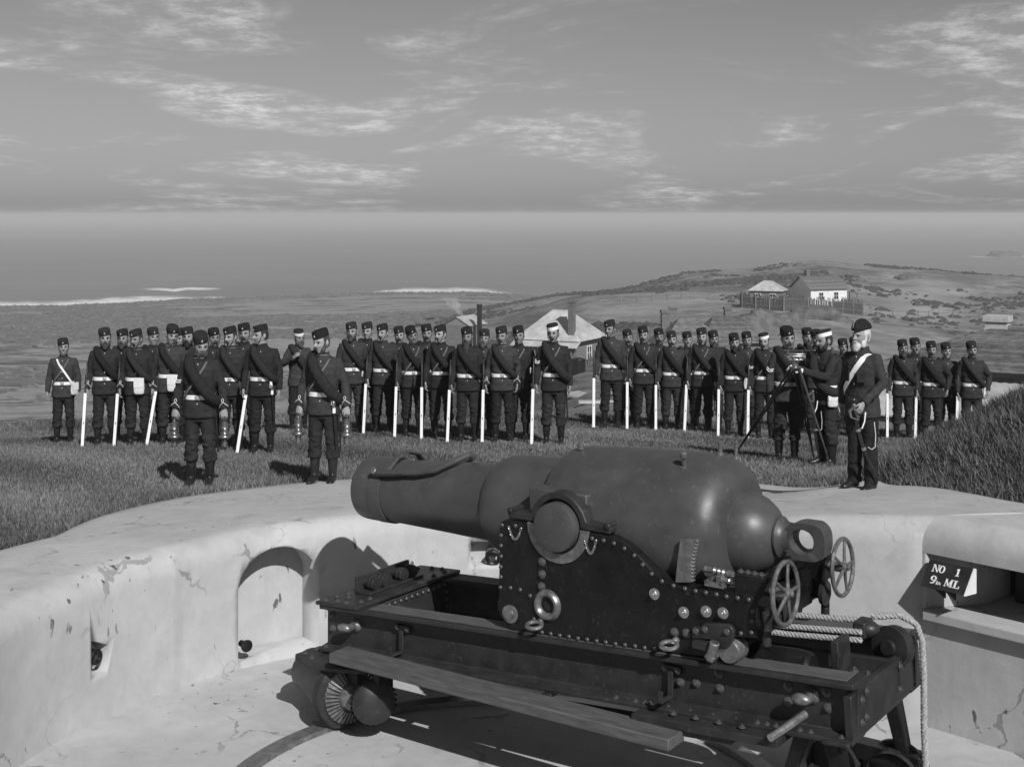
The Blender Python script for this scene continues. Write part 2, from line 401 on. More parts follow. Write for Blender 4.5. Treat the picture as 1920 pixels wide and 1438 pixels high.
# foam
m, n, l, p = nodes('foam')
c = n.new('ShaderNodeTexCoord').outputs['Object']
l.new(rng(n, l, nz(n, l, c, .15, 5), .3, .7, .55, .85), p.inputs['Base Color']); p.inputs['Roughness'].default_value = .9
tr = n.new('ShaderNodeBsdfTransparent'); mx = n.new('ShaderNodeMixShader')
al = n.new('ShaderNodeAttribute'); al.attribute_name = 'cover'
f1 = mth(n, l, 'MULTIPLY', al.outputs['Fac'], 1.38)
f2 = mth(n, l, 'ADD', mth(n, l, 'SUBTRACT', f1, .75), nz(n, l, c, .06, 7, .7, stretch=(1, 4, 1)))
f3 = rng(n, l, f2, .35, .75, 0, 1, True)
l.new(f3, mx.inputs[0]); l.new(tr.outputs[0], mx.inputs[1]); l.new(p.outputs[0], mx.inputs[2]); l.new(mx.outputs[0], n['Material Output'].inputs[0])
# grass blades
m, n, l, p = nodes('grass_blade')
at2 = n.new('ShaderNodeAttribute'); at2.attribute_name = 'tone'
l.new(rng(n, l, at2.outputs['Fac'], 0, 1, .02, .27), p.inputs['Base Color']); p.inputs['Roughness'].default_value = .6; p.inputs['Specular IOR Level'].default_value = .3
# ---- the pit plan
def pol(ph, r, z=0): return Vector((PC.x+r*math.cos(R(ph)), PC.y+r*math.sin(R(ph)), z))
# ---- ground sheet (polar about the pit, fine towards the view)
def ground_sheet():
    angs = [-180+i*6 for i in range(0, 34)]
    ang = sorted(set([round(a, 3) for a in np.concatenate([np.arange(-180, 40, 4), np.arange(40, 61, .35), np.arange(61, 119, .13), np.arange(119, 142, .35), np.arange(142, 180, 4)])]))
    rad = [0, .15]; d = .3
    while True:
        rad.append(rad[-1]+d)
        d = min(max(.3, rad[-1]*.028), 6) if rad[-1] > 22 else .3
        if rad[-1] > 720: break
    k = len(ang); vs = []; zone = []
    for r_ in rad:
        for a in ang:
            inner = rout(a) if 0 <= a <= 180 else (rout(0) if a > -90 else rout(180))
            q = pol(a, inner+r_-.05); z = G(q.x, q.y)
            if q.y < 5 and q.x < 4.3: z = min(z, 1.55)
            if r_ == 0: z -= .12
            y = q.y
            g = 1-sstep(25.5, 31, y+2*fbm(q.x, q.y, .3))
            if y > 30 and q.x > 0: g = max(g, 0)
            rk = sstep(-26.5, -28.5, z) if y > 60 else 0
            s_ = 0
            if y > 60:
                uu = U0+F*q.x/y; vv = V0+F*(CZ-z)/y
                # sandy hollows: the bitten bank and the floor of the dunes
                s_ += .9*math.exp(-((uu-1720)/110)**2-((vv-545)/24)**2)
                s_ += .7*math.exp(-((uu-1700)/220)**2-((vv-590)/20)**2)
                s_ += .45*math.exp(-((uu-1300)/180)**2-((vv-565)/14)**2)
                s_ += .6*math.exp(-((uu-1700)/160)**2-((vv-650)/22)**2)
                s_ += .5*math.exp(-((uu-1180)/90)**2-((vv-585)/9)**2)
                s_ += .55*math.exp(-((uu-620)/200)**2-((vv-630)/22)**2)
                s_ *= (.65+.7*fbm(q.x, q.y, .05))
            vs.append((q.x, q.y, z)); zone.append((g, rk, max(0, min(1, s_)), 1))
    fs = []
    for j in range(len(rad)-1):
        for i in range(k):
            i2 = (i+1) % k; fs.append((j*k+i, (j+1)*k+i, (j+1)*k+i2, j*k+i2))
    me = bpy.data.meshes.new('ground'); me.from_pydata(vs, [], fs); me.materials.append(MATS['ground'])
    ca = me.attributes.new('zone', 'FLOAT_COLOR', 'POINT'); ca.data.foreach_set('color', [q for z in zone for q in z])
    me.polygons.foreach_set('use_smooth', [True]*len(fs))
    return tag(link('ground', me), kind='structure')
ground_sheet()
me = bpy.data.meshes.new('sea'); SZ = -32.2
me.from_pydata([(-45000, 300, SZ), (45000, 300, SZ), (45000, 60000, SZ), (-45000, 60000, SZ)], [], [(0, 1, 2, 3)]); me.materials.append(MATS['sea_water'])
tag(link('sea', me), kind='structure')
# surf along the shore
def surf():
    vs = []; fs = []; cov = []
    us = list(range(-200, 1021, 12)); rows = 9
    for u in us:
        ys = np.interp(u, [-200, 100, 400, 640, 780, 900, 1020], [497, 503, 550, 584, 590, 590, 560])+7*fbm(u*.03, 0, 1)
        wdt = np.interp(u, [-200, 110, 260, 350, 430, 560, 640, 760, 900, 1000, 1020], [60, 60, 75, 55, 26, 18, 22, 75, 80, 30, 8])
        for j in range(rows):
            t = j/(rows-1); Y = ys-6+t*(wdt+10); q = ray(u, 0).x*Y
            vs.append((q, Y, SZ+.12)); e = min(1, t*6)*(1-t)**.7
            cov.append(e*np.interp(u, [-200, 110, 300, 420, 500, 640, 760, 920, 1000, 1020], [1, 1, 1, .75, .62, .55, 1, .95, .4, 0]))
    for i in range(len(us)-1):
        for j in range(rows-1): fs.append((i*rows+j, (i+1)*rows+j, (i+1)*rows+j+1, i*rows+j+1))
    # a breaker further out on the left
    b = len(vs)
    for i in range(24):
        u = 215+i*11; Y = 606+9*fbm(i*.35, 7, 1)+5*math.sin(i*.5)
        for j in range(4): vs.append((ray(u, 0).x*(Y+j*14), Y+j*14, SZ+.14)); cov.append([.2, .85, .7, .1][j]*math.sin(math.pi*i/23))
    for i in range(23):
        for j in range(3): fs.append((b+i*4+j, b+(i+1)*4+j, b+(i+1)*4+j+1, b+i*4+j+1))
    # thin line of white round the far reef
    b = len(vs)
    for i in range(26):
        u = 1740+i*9
        for j in range(3): Y = 1085+j*22; vs.append((ray(u, 0).x*Y, Y, SZ+.1)); cov.append([.2, .7, .2][j]*min(1, i/10))
    for i in range(25):
        for j in range(2): fs.append((b+i*3+j, b+(i+1)*3+j, b+(i+1)*3+j+1, b+i*3+j+1))
    me = bpy.data.meshes.new('surf'); me.from_pydata(vs, [], fs); me.materials.append(MATS['foam'])
    a = me.attributes.new('cover', 'FLOAT', 'POINT'); a.data.foreach_set('value', cov)
    tag(link('surf', me), 'white surf breaking along the rock shore', 'surf', kind='stuff')
surf()
def blob_rock(name, c, r, seed, parent=None, n=22, k=14, mt='rock'):
    mb = MB(); mb.ball((0, 0, 0), 1, n, k)
    vs = []
    for q in mb.v:
        q = Vector(q); d = 1+.45*mnoise.fractal(q*1.6+Vector((seed, 0, 0)), 1, 2, 4); q = Vector((q.x*r[0]*d, q.y*r[1]*d, q.z*r[2]*d)); vs.append(tuple(q))
    mb.v = vs; o = mb.build(name, mt, parent, angle=60); o.location = c; return o
o = blob_rock('reef_rock', (ray(1884, 0).x*1110, 1110, SZ-1), (16, 9, 5.5), 5); tag(o, 'small dark reef rock out in the sea at far right', 'rock')
# ---- pit floor
mb = MB(); pts = [pol(a, PR+.3, 0) for a in range(-180, 180, 6)]
mb.add([(PC.x, PC.y, 0)]+pts, [(0, 1+i, 1+(i+1) % len(pts)) for i in range(len(pts))])
tag(mb.build('pit_floor', 'concrete'), kind='structure')
# ---- concrete parapet ring
def parapet():
    PH = list(np.arange(24, 205.1, 1.5)); rings = []
    for ph in PH:
        zt = zcrest(ph); PR = prf(ph); ro = rout(ph); q = pol(ph, ro); zo = G(q.x, q.y)+.015
        w = .008*math.sin(R(ph)*9)+.008*math.sin(R(ph)*4+1)
        prof = [(PR, -.2), (PR, .3), (PR, .6), (PR, zt-.22)]
        for i in range(1, 7):
            a = R(15*i); prof.append((PR+.2*(1-math.cos(a)), zt-.22+.2*math.sin(a)))
        for t in (.15, .35, .55, .75, .92):
            r_ = PR+.2+(ro-PR-.2)*t; prof.append((r_, (zt-.02)*(1-t)+zo*t+.02*math.sin(math.pi*t)))
        prof += [(ro, zo), (ro+.12, zo-.10), (ro+.15, -.2)]
        rings.append([pol(ph, r_+(w if i < 12 else w*4), z) for i, (r_, z) in enumerate(prof)])
    n_ = len(rings[0]); mb = MB(); mb.loft(rings)
    o = mb.build('concrete_parapet', 'concrete', angle=50)
    # arched shell recess cut into the left wall
    cut = []
    pl = at(440, 1150, 1); 
    def wall_ph(u):           # angle of the wall seen in column u
        a = (u-U0)/F; best = None
        for i in range(600, 2050):
            ph = i/10; q = pol(ph, PR)
            if q.y < 8.4: continue
            e = abs(q.x/q.y-a)
            if best is None or e < best[0]: best = (e, ph)
        return best[1]
    return o, wall_ph
par, wall_ph = parapet()
tag(par, 'curved cream concrete parapet with rounded crest around the gun pit', 'parapet')
ph1, ph2 = wall_ph(447), wall_ph(598); phm = (ph1+ph2)/2
half = PR*R(abs(ph1-ph2))/2
nm = pol(phm, PR); ztop = CZ-(1026-V0)/F*nm.y
zsp = ztop-half*.86
poly = [(-half, .06), (half, .06), (half, zsp)]+[(half*math.cos(R(a)), zsp+(ztop-zsp)*math.sin(R(a))) for a in range(10, 180, 10)]+[(-half, zsp)]
er = Vector((math.cos(R(phm)), math.sin(R(phm)), 0)); et = Vector((-math.sin(R(phm)), math.cos(R(phm)), 0))
cb = MB(); cb.prism(poly, -.4, .30, lambda p_, q_, t_: nm+et*p_+er*t_+Vector((0, 0, q_)))
co = cb.build('cutter', 'concrete')
# second opening: square recess with the ring bolt under the muzzle
ph3 = wall_ph(925); n3 = pol(ph3, PR); e3 = Vector((math.cos(R(ph3)), math.sin(R(ph3)), 0)); t3 = Vector((-math.sin(R(ph3)), math.cos(R(ph3)), 0))
zr = CZ-(1016-V0)/F*n3.y; zr2 = CZ-(1062-V0)/F*n3.y
cb2 = MB(); cb2.prism([(-.2, zr2), (.2, zr2), (.2, zr), (-.2, zr)], -.3, .16, lambda p_, q_, t_: n3+t3*p_+e3*t_+Vector((0, 0, q_)))
co2 = cb2.build('cutter', 'concrete')
ph4 = wall_ph(200); n4 = pol(ph4, PR); e4 = Vector((math.cos(R(ph4)), math.sin(R(ph4)), 0)); t4 = Vector((-math.sin(R(ph4)), math.cos(R(ph4)), 0))
z4 = CZ-(1225-V0)/F*n4.y
cb3 = MB(); cb3.prism([(.0, z4-.13), (.17, z4-.13), (.17, z4+.15), (.0, z4+.07)], -.3, .14, lambda p_, q_, t_: n4+t4*p_+e4*t_+Vector((0, 0, q_)))
co3 = cb3.build('cutter', 'concrete')
for q in (co, co2, co3):
    bmod = par.modifiers.new('cut', 'BOOLEAN'); bmod.operation = 'DIFFERENCE'; bmod.object = q; bmod.solver = 'EXACT'
bpy.context.view_layer.update()
me2 = evaluated(par, 'concrete_parapet'); par.modifiers.clear(); par.data = me2
for q in (co, co2, co3): bpy.data.objects.remove(q)
def ring_bolt(c, nrm, label, r=.045, t=.016):
    root = empty('ring_bolt', c)
    nrm = Vector(nrm).normalized()
    mb = MB(); mb.lathe([(-.03, .055), (.012, .055), (.018, .05)], 16, frameX((0, 0, 0), nrm)); mb.build('base_plate', 'iron_worn', root)
    mb = MB(); mb.lathe([(0, .024), (.07, .022), (.09, .012)], 12, frameX((0, 0, 0), nrm)); mb.build('shank', 'gun_dark', root)
    ce = nrm*.075+Vector((0, 0, -r+.01)); sd_ = Vector((0, 0, 1)).cross(nrm)
    mb = MB(); mb.tube([ce+(sd_*math.cos(a)+Vector((0, 0, 1))*math.sin(a))*r for a in [2*math.pi*i/18 for i in range(18)]], t, 8, True); mb.build('ring', 'gun_dark', root)
    return tag(root, label, 'ring bolt')
ring_bolt(n3+e3*.13+Vector((0, 0, (zr+zr2)/2)), -e3, 'iron ring bolt in the square wall recess under the gun muzzle', .055, .02)
ring_bolt(n4+e4*.10+t4*.08+Vector((0, 0, z4+.03)), -e4, 'iron ring bolt in the small recess of the parapet at far left')
def mooring_knob(u, v, label):
    q = pol(wall_ph(u), PR); e = Vector((q.x-PC.x, q.y-PC.y, 0)).normalized(); z = CZ-(v-V0)/F*q.y
    root = empty('wall_knob', (q.x, q.y, z))
    mb = MB(); mb.lathe([(-.05, .028), (.03, .028)], 14, frameX((0, 0, 0), -e)); mb.build('stem', 'gun_dark', root)
    mb = MB(); mb.lathe([(.02, .03), (.03, .047), (.05, .052), (.062, .045), (.068, .02)], 18, frameX((0, 0, 0), -e)); mb.build('knob', 'gun_dark', root)
    tag(root, label, 'iron knob')
mooring_knob(458, 1208, 'black iron knob low on the wall of the arched recess side')
# ---- racers (curved rails) let into the floor
for i, (rr_, lab) in enumerate(((1.86, 'curved iron racer rail under the front rollers of the slide'), (2.75, 'outer curved iron racer rail on the pit floor'))):
    mb = MB(); rg = [[pol(a, rr_-.07, .004), pol(a, rr_-.06, .035), pol(a, rr_+.06, .035), pol(a, rr_+.07, .004)] for a in range(-180, 181, 3)]
    mb.loft(rg, cap=False)
    if i == 0: tag(mb.build('racer_rail', 'iron_worn'), lab, 'rail', 'racer rails')
# ---- right flank: lower wall with ledge, set-back upper wall with a magazine hatch
def flank():
    o0 = pol(24, PR); root = empty('magazine_wall', o0)
    tt = Vector((.69, -.72, 0)).normalized(); nn = Vector((-tt.y, tt.x, 0))     # along the wall, and into it
    fr = lambda a, b, z: tt*a+nn*b+Vector((0, 0, z))
    def pr_(n_, plan, z0, z1, mt='concrete', bev=.01):
        mb = MB(); mb.prism(plan, z0, z1, lambda a, b, t: fr(a, b, t)); return mb.build(n_, mt, root, bev)
    pr_('lower_wall', [(-.02, .0), (4.5, .0), (4.5, 1.4), (-.02, 1.4)], -.2, .80)
    pr_('ledge', [(.03, -.06), (4.5, -.06), (4.5, 1.2), (.03, 1.2)], .80, .872)
    pr_('jamb', [(-.02, .0), (.03, .0), (.30, .42), (.30, 1.3), (-.02, 1.3)], .870, 1.30)
    pr_('back_wall', [(.29, .80), (4.5, .80), (4.5, 1.3), (.29, 1.3)], .870, 1.30, 'dark_inside')  # black colour stands in for the shade deep in the hatch
    sec = [(0, 1.285), (0, 1.34)]+[(.2*(1-math.cos(R(a))), 1.34+.2*math.sin(R(a))) for a in range(15, 91, 15)]+[(.7, 1.50), (1.2, 1.47), (1.75, 1.43), (1.8, 1.285)]
    n0 = Vector((math.cos(R(24)), math.sin(R(24)), 0)); rings = []
    for a in (-.02, .12, .3, .6, 1, 2.5, 4.5):
        t = sstep(0, .7, a); nv = (n0*(1-t)+nn*t).normalized(); rings.append([tt*a+nv*b+Vector((0, 0, z)) for b, z in sec])
    mb = MB(); mb.loft(rings); mb.build('lintel', 'concrete', root, angle=50)
    pr_('iron_door', [(.42, .62), (1.4, .62), (1.4, .70), (.42, .70)], .874, 1.28, 'black_paint')
    tag(root, 'concrete magazine wall with ledge and dark hatch at the right', 'wall')
    return o0, tt, nn
FO, FT, FN = flank()
# ================================================================== THE GUN
GO = Vector((1.202, 8.66, 0)); GD = Vector((-.815, .579, 0)).normalized(); GN = Vector((-GD.y, GD.x, 0))
GA = math.atan2(GD.y, GD.x)
CAMP = Vector((0, 0, CZ))
def gp(u, v, w):                      # photo point on the upright plane w metres to the near side of the gun's axis -> (s along gun, height)
    r = ray(u, v); t = (w-(CAMP-GO).dot(GN))/r.dot(GN); p = CAMP+r*t; return ((p-GO).dot(GD), p.z)
def gw(u, v, s):                      # on the cross plane at s -> (w, height)
    r = ray(u, v); t = (s-(CAMP-GO).dot(GD))/r.dot(GD); p = CAMP+r*t; return ((p-GO).dot(GN), p.z)
def gz(u, v, z):                      # on the level plane at height z -> (s, w)
    r = ray(u, v); t = (z-CZ)/r.z; p = CAMP+r*t; return ((p-GO).dot(GD), (p-GO).dot(GN))
def z6(x, y): return (900+x/3.596, 900+y/3.595)
def z7(x, y): return (1240+x/3.596, 880+y/3.595)
FRY = lambda a, b, t: Vector((a, t, b))           # polygon in (s, z), extruded along w
def yM(s, w, z, sg=1): return Matrix.Translation((s, w, z)) @ (Matrix.Rotation(R(90*sg), 4, 'Z'))   # local x -> +w (or -w)
# shared small ironwork (local x is outward)
def dome():
    mb = MB(); mb.lathe([(0, .0145), (.004, .0145), (.009, .0115), (.0125, .006), (.0135, .001)], 12); return mb
RIV = dome().mesh('rivet', 'rivet_iron', 60)
def nutm(r, h, mt, washer=True):
    mb = MB()
    if washer: mb.lathe([(0, r*1.5), (.006, r*1.5), (.008, r*1.35)], 18)
    mb.lathe([(.004, r), (h*.9, r), (h, r*.85)], 6); mb.lathe([(h*.8, r*.55), (h*1.35, r*.55), (h*1.45, r*.4)], 12)
    return mb.mesh('bolt', mt, 40)
NUT = nutm(.019, .020, 'rivet_iron'); NUTB = nutm(.024, .026, 'iron_bright'); NUTS = nutm(.014, .014, 'rivet_iron')
# ------------------------------------------------ barrel
gun = empty('muzzle_loading_gun', GO, GA)
SL = -.030                                        # the barrel dips slightly towards the muzzle
BT = math.atan(SL)
BM = Matrix.Translation((0, 0, 1.735)) @ Matrix.Rotation(-BT, 4, 'Y')
prof = [(-.43, .0), (-.43, .10), (-.428, .17), (-.415, .235), (-.395, .262), (-.375, .272), (-.372, .330), (-.355, .372), (-.315, .425), (-.26, .462), (-.19, .482), (-.1, .488), (.1, .490), (.6, .478), (.80, .470), (.87, .462), (.925, .440), (.965, .405), (.985, .376), (.99, .372), (1.2, .368), (1.38, .362), (1.46, .352), (1.52, .328), (1.555, .298), (1.566, .286), (1.57, .284), (2.0, .262), (2.45, .243), (2.55, .241), (2.553, .252), (2.60, .252), (2.66, .251), (2.663, .245), (2.72, .246), (2.80, .243), (2.84, .236), (2.852, .225), (2.855, .118), (2.5, .114), (2.49, .001)]
mb = MB(); mb.lathe(prof, 72, BM, cap=False); mb.build('barrel', 'gun_paint', gun, angle=32)
# cascabel: knob, neck and loop
mb = MB(); mb.lathe([(-.375, .272), (-.43, .262), (-.50, .235), (-.56, .190), (-.60, .140), (-.612, .118), (-.615, .128), (-.63, .130), (-.64, .120), (-.655, .105), (-.675, .098), (-.70, .095)], 48, BM, cap=False)
mb.build('cascabel', 'gun_paint', gun, angle=32)
def cascabel_loop():
    mb = MB(); n = 40; rings = []
    for i in range(n):
        a = 2*math.pi*i/n
        c, s_ = math.cos(a), math.sin(a)
        # outer outline: round ring with a flattened rear block
        ox = .135*c; oz = .118*s_
        if c < -.2: ox = -.135*min(1.12, abs(c)**.55*1.12); oz = .118*math.copysign(min(1, abs(s_)**.75*1.02), s_)
        ix = .074*c; iz = .074*s_
        hw = .075 if c > -.5 else .068
        q = []
        for (x, z, w) in ((ox, oz, -hw*.82), (ox*1.0, oz, hw*.82), (ox*.97+ix*.03, oz*.97+iz*.03, hw), (ix*.9+ox*.1, iz*.9+oz*.1, hw), (ix, iz, hw*.85), (ix, iz, -hw*.85), (ix*.9+ox*.1, iz*.9+oz*.1, -hw), (ox*.97+ix*.03, oz*.97+iz*.03, -hw)):
            q.append(BM @ Vector((-.79+x, w, z)))
        rings.append(q)
    mb.loft(rings+[rings[0]], cap=False)
    mb.build('cascabel_loop', 'gun_paint', gun, angle=40)
cascabel_loop()
TS = gp(1037, 990, .62); TRN = TS[0]; TZ = TS[1]
for sg in (1, -1):
    mb = MB(); mb.lathe([(.35, .162), (.60, .162), (.615, .158), (.62, .150), (.62, 0)], 40, yM(TRN, 0, TZ, sg), cap=False)
    mb.build('trunnion', 'gun_paint', gun)
    mb = MB(); mb.box((TRN+.06, sg*.40, TZ+.10), (.46, .16, .22)); mb.build('trunnion_patch', 'gun_paint', gun, .012)
# muzzle sling: two lugs and two curved bars along the chase top
def mt(s, a, off):                                # on the barrel's skin, angle a from the top towards the near side
    r = float(np.interp(s, [q[0] for q in prof[22:30]], [q[1] for q in prof[22:30]]))+off
    return BM @ Vector((s, r*math.sin(a), r*math.cos(a)))
for sg in (1, -1):
    a = sg*R(52)
    mb = MB(); mb.tube([mt(2.60, a, .01), mt(2.58, a, .03), mt(2.42, a*.98, .045), mt(2.30, a*.95, .047)], [.034, .04, .038, .03], 10, flat=.75); mb.build('sling_arm', 'gun_paint', gun)
    mb = MB(); mb.lathe([(-.03, .026), (.035, .026), (.04, .02)], 14, frameX(mt(2.60, a, .03), BM.to_3x3() @ Vector((0, math.sin(a), math.cos(a))))); mb.build('sling_bolt', 'iron_worn', gun)
    pts = [mt(2.32, a*.95, .047), mt(2.18, a*.93, .05), mt(2.02, a*.8, .05), mt(1.90, a*.45, .055), mt(1.86, 0, .06)]
    P = []
    for i in range(len(pts)-1):
        for t in (0, .33, .66): P.append(pts[i].lerp(pts[i+1], t))
    P.append(pts[-1]); mb = MB(); mb.tube(P, .022, 10); mb.build('sling_bar', 'gun_paint', gun)
mb = MB(); mb.tube([mt(2.48, R(52), .05), mt(2.46, R(25), .06), mt(2.46, 0, .065), mt(2.46, R(-25), .06), mt(2.48, R(-52), .05)], [.03]*5, 10, flat=.5); mb.build('sling_cross_strap', 'gun_paint', gun)
mb = MB(); q = mt(2.61, R(88), 0); mb.lathe([(0, .02), (.008, .02), (.01, .012)], 14, frameX(q, (0, 1, 0))); mb.build('plug', 'slide_paint', gun)
# sights on the breech coil
def sight(u, v, w, parts, s=None):
    s = gp(u, v, w)[0] if s is None else s; rz = math.sqrt(max(.01, .486**2-w**2)); base = BM @ Vector((s, 0, 0)); zz = base.z+rz
    for nm, pr in parts: mb = MB(); mb.lathe([(h, r) for r, h in pr], 14, frameX((s, w, zz-.012), (0, w*.6, 1))); mb.build(nm, 'iron_worn', gun)
sight(1089, 868, .10, [('foresight', [(.022, 0), (.022, .035), (.014, .04), (.014, .055), (.006, .058), (.006, .075)])])
sight(1387, 862, -.05, [('tangent_sight', [(.025, 0), (.025, .02), (.016, .022), (.016, .075), (.02, .078), (.02, .095)])], -.17)
sight(1357, 905, .22, [('tangent_sight', [(.03, 0), (.03, .012), (.014, .015), (.014, .06), (.024, .07), (.024, .10), (.01, .11)])], -.05)
sight(1425, 872, -.22, [('tangent_sight', [(.025, 0), (.025, .02), (.012, .022), (.012, .08), (.018, .085), (.018, .10)])], -.20)
tag(gun, 'grey rifled muzzle-loading gun barrel with big stepped breech and ring cascabel', 'cannon')
# ------------------------------------------------ carriage
car = empty('gun_carriage', GO, GA)
CW = .56
outl = [(936,985),(939,978),(946,975),(989,979),(1071,994),(1122,1000),(1150,1007),(1178,1022),(1200,1045),(1222,1069),(1245,1087),(1270,1100),(1311,1106),(1391,1112),(1407,1116),(1418,1126),(1420,1197),(1372,1193),(1366,1238),(1234,1222),(999,1192),(958,1184),(940,1158),(935,1130)]
cp = [gp(u, v, CW) for u, v in outl]
hole = gp(1027, 1134, CW)
for sg in (1, -1):
    a, b = (CW-.13, CW) if sg > 0 else (-CW, -CW+.13)
    mb = MB(); mb.prism(cp, a, b, FRY); ck_ = mb.build('cheek', 'gun_dark', car, .008)
    # raised flange bound along the top edge
    edge = [gp(u, v, CW) for u, v in outl[5:16]]
    # trunnion bearing: half ring under, cap over
    mb = MB(); n = 28; A = [R(180+180*i/n) for i in range(n+1)]
    ring = [(TRN+.175*math.cos(x), TZ+.175*math.sin(x)) for x in A]+[(TRN+.242*math.cos(x), TZ+.242*math.sin(x)) for x in reversed(A)]
    mb.prism(ring, sg*(CW-.1), sg*(CW+.012), FRY); mb.build('trunnion_bearing', 'iron_worn', car, .003)
    A = [R(180*i/n) for i in range(n+1)]
    cap = [(TRN+.172*math.cos(x), TZ+.006+.172*math.sin(x)) for x in A]+[(TRN-.215, TZ+.004), (TRN-.40, TZ+.004), (TRN-.405, TZ+.045), (TRN-.36, TZ+.05), (TRN-.27, TZ+.05)]
    cap += [(TRN+.225*math.cos(x), TZ+.225*math.sin(x)) for x in [R(165-15*i) for i in range(0, 11)]]
    cap += [(TRN+.27, TZ+.05), (TRN+.36, TZ+.05), (TRN+.405, TZ+.045), (TRN+.40, TZ+.004), (TRN+.215, TZ+.004)]
    mb = MB(); mb.prism(cap, sg*(CW-.11), sg*(CW+.005), FRY); mb.build('cap_square', 'slide_paint', car, .008)
    for ds in (-.385, .385):
        mb = MB(); mb.lathe([(-.13, .018), (.0, .018), (.012, .022), (.02, .012)], 12, yM(TRN+ds, sg*CW, TZ+.055, sg)); mb.build('keep_pin', 'slide_paint', car)
# front and rear transoms between the cheeks
s0, z0 = gp(960, 1000, CW); s1, z1 = gp(1395, 1150, CW)
mb = MB(); mb.box((s0-.02, 0, z0-.33), (.05, .86, .55)); mb.build('front_transom', 'gun_dark', car, .004)
mb = MB(); mb.box((s1, 0, z1-.06), (.05, .86, .22)); mb.build('rear_transom', 'gun_dark', car, .004)
mb = MB(); mb.box((TRN-.5, 0, gp(1200, 1190, CW)[1]), (1.5, .86, .03)); mb.build('bottom_plate', 'gun_dark', car, .004)
rv6 = [(150,303),(143,372),(143,441),(143,513),(141,584),(141,652),(139,722),(207,725),(272,738),(339,778),(365,935),(240,307),(757,393),(834,406),(904,426),(974,460),(1040,508),(1097,570),(1158,632),(1227,681),(1305,711),(1382,731),(1454,747),(1523,758),(1595,770),(1662,784),(1737,794),(419,1025),(478,1035),(538,1046),(600,1054),(661,1066),(723,1073),(787,1083),(849,1092),(914,1103),(978,1110),(1046,1118),(1110,1129),(1180,1138)]
rv7 = [(515,866),(590,877),(615,953),(612,1020),(608,1098),(536,1104)]
for q in [z6(*k) for k in rv6]+[z7(*k) for k in rv7]:
    s_, z_ = gp(q[0], q[1], CW); link('rivet', RIV, car, M=yM(s_, CW, z_))
for me_, L6 in ((NUT, [(421,549),(421,634),(417,716),(1312,1024),(1393,1030)]), (NUTB, [(1177,766),(1375,890),(1526,884),(1640,895)])):
    for k in L6: s_, z_ = gp(*z6(*k), CW); link('bolt', me_, car, M=yM(s_, CW, z_))
# hawse ring
mb = MB(); pr = [(-.06, .052), (0, .052), (.018, .058), (.030, .072), (.030, .088), (.018, .100), (0, .106), (-.01, .106)]
mb.lathe(pr, 32, yM(hole[0], CW, hole[1]), cap=False); mb.lathe([(-.002, .055), (.003, .0)], 24, yM(hole[0], CW, hole[1]), 1, cap=False); mb.build('hawse_ring', ['iron_worn', 'dark_inside'], car)
fs_, fz_ = gp(957.5, 1150.5, CW)
mb = MB(); mb.lathe([(0, .062), (.012, .062), (.016, .056), (.016, .036), (.026, .034), (.028, .001)], 28, yM(fs_, CW, fz_), cap=False); mb.build('axle_cap', 'iron_worn', car)
for sg in (1, -1):
    mb = MB(); mb.lathe([(-.05, .125), (.03, .125), (.035, .118), (.035, .02)], 40, yM(fs_+.012, sg*(CW-.07), fz_+.03, sg)); mb.build('front_roller', 'slide_paint', car)
def eye_hook(u, v, parent, w, mt_='iron_worn', r=.045, t=.014):
    s_, z_ = gp(u, v, w); mb = MB(); mb.lathe([(0, .024), (.02, .024), (.035, .014)], 12, yM(s_-.0, w, z_+.012))
    mb.tube([(s_+r*1.15*math.cos(2*math.pi*i/20)+.01, w+.03+r+r*math.sin(2*math.pi*i/20), z_-.01*math.sin(2*math.pi*i/20)) for i in range(20)], t, 8, True); return mb.build('eye_hook', mt_, parent)
eye_hook(1016, 1167, car, CW); eye_hook(1268, 1204, car, CW, 'iron_bright')
def chain(p0, p1, sag):
    q0, q1 = gp(*z6(*p0), CW), gp(*z6(*p1), CW); mb = MB(); n = 13
    for i in range(n):
        t = (i+.5)/n; s_ = q0[0]*(1-t)+q1[0]*t; z_ = q0[1]*(1-t)+q1[1]*t-sag*4*t*(1-t)
        dz = (q1[1]-q0[1])-sag*4*(1-2*t); dv = Vector((q1[0]-q0[0], 0, dz)).normalized(); sd_ = Vector((0, 1, 0)) if i % 2 else dv.cross(Vector((0, 1, 0)))
        mb.tube([Vector((s_, CW+.012, z_))+dv*.013*math.cos(a)+sd_*.007*math.sin(a) for a in [2*math.pi*k/10 for k in range(10)]], .0026, 5, True)
    mb.build('chain', 'iron_bright', car)
chain((200, 305), (285, 318), .085); chain((712, 385), (790, 398), .095)
# elevating rack at the gun's side
RW = .525
rk = [gp(u, v, RW) for u, v in [(1275,1011),(1305,1012)]]
ra = []; up, dn = gp(1305, 1012, RW), gp(1296, 1092, RW)
for i in range(25):
    t = i/24; s_ = up[0]*(1-t)+dn[0]*t+.012*math.sin(math.pi*t); z_ = up[1]*(1-t)+dn[1]*t; ra.append((s_-(.016 if i % 2 else -.004), z_))
mb = MB(); mb.prism([gp(1275, 1011, RW)]+ra+[gp(1266, 1092, RW), gp(1270, 1050, RW)], RW-.035, RW, FRY); mb.build('elevating_rack', 'iron_worn', car, .002)
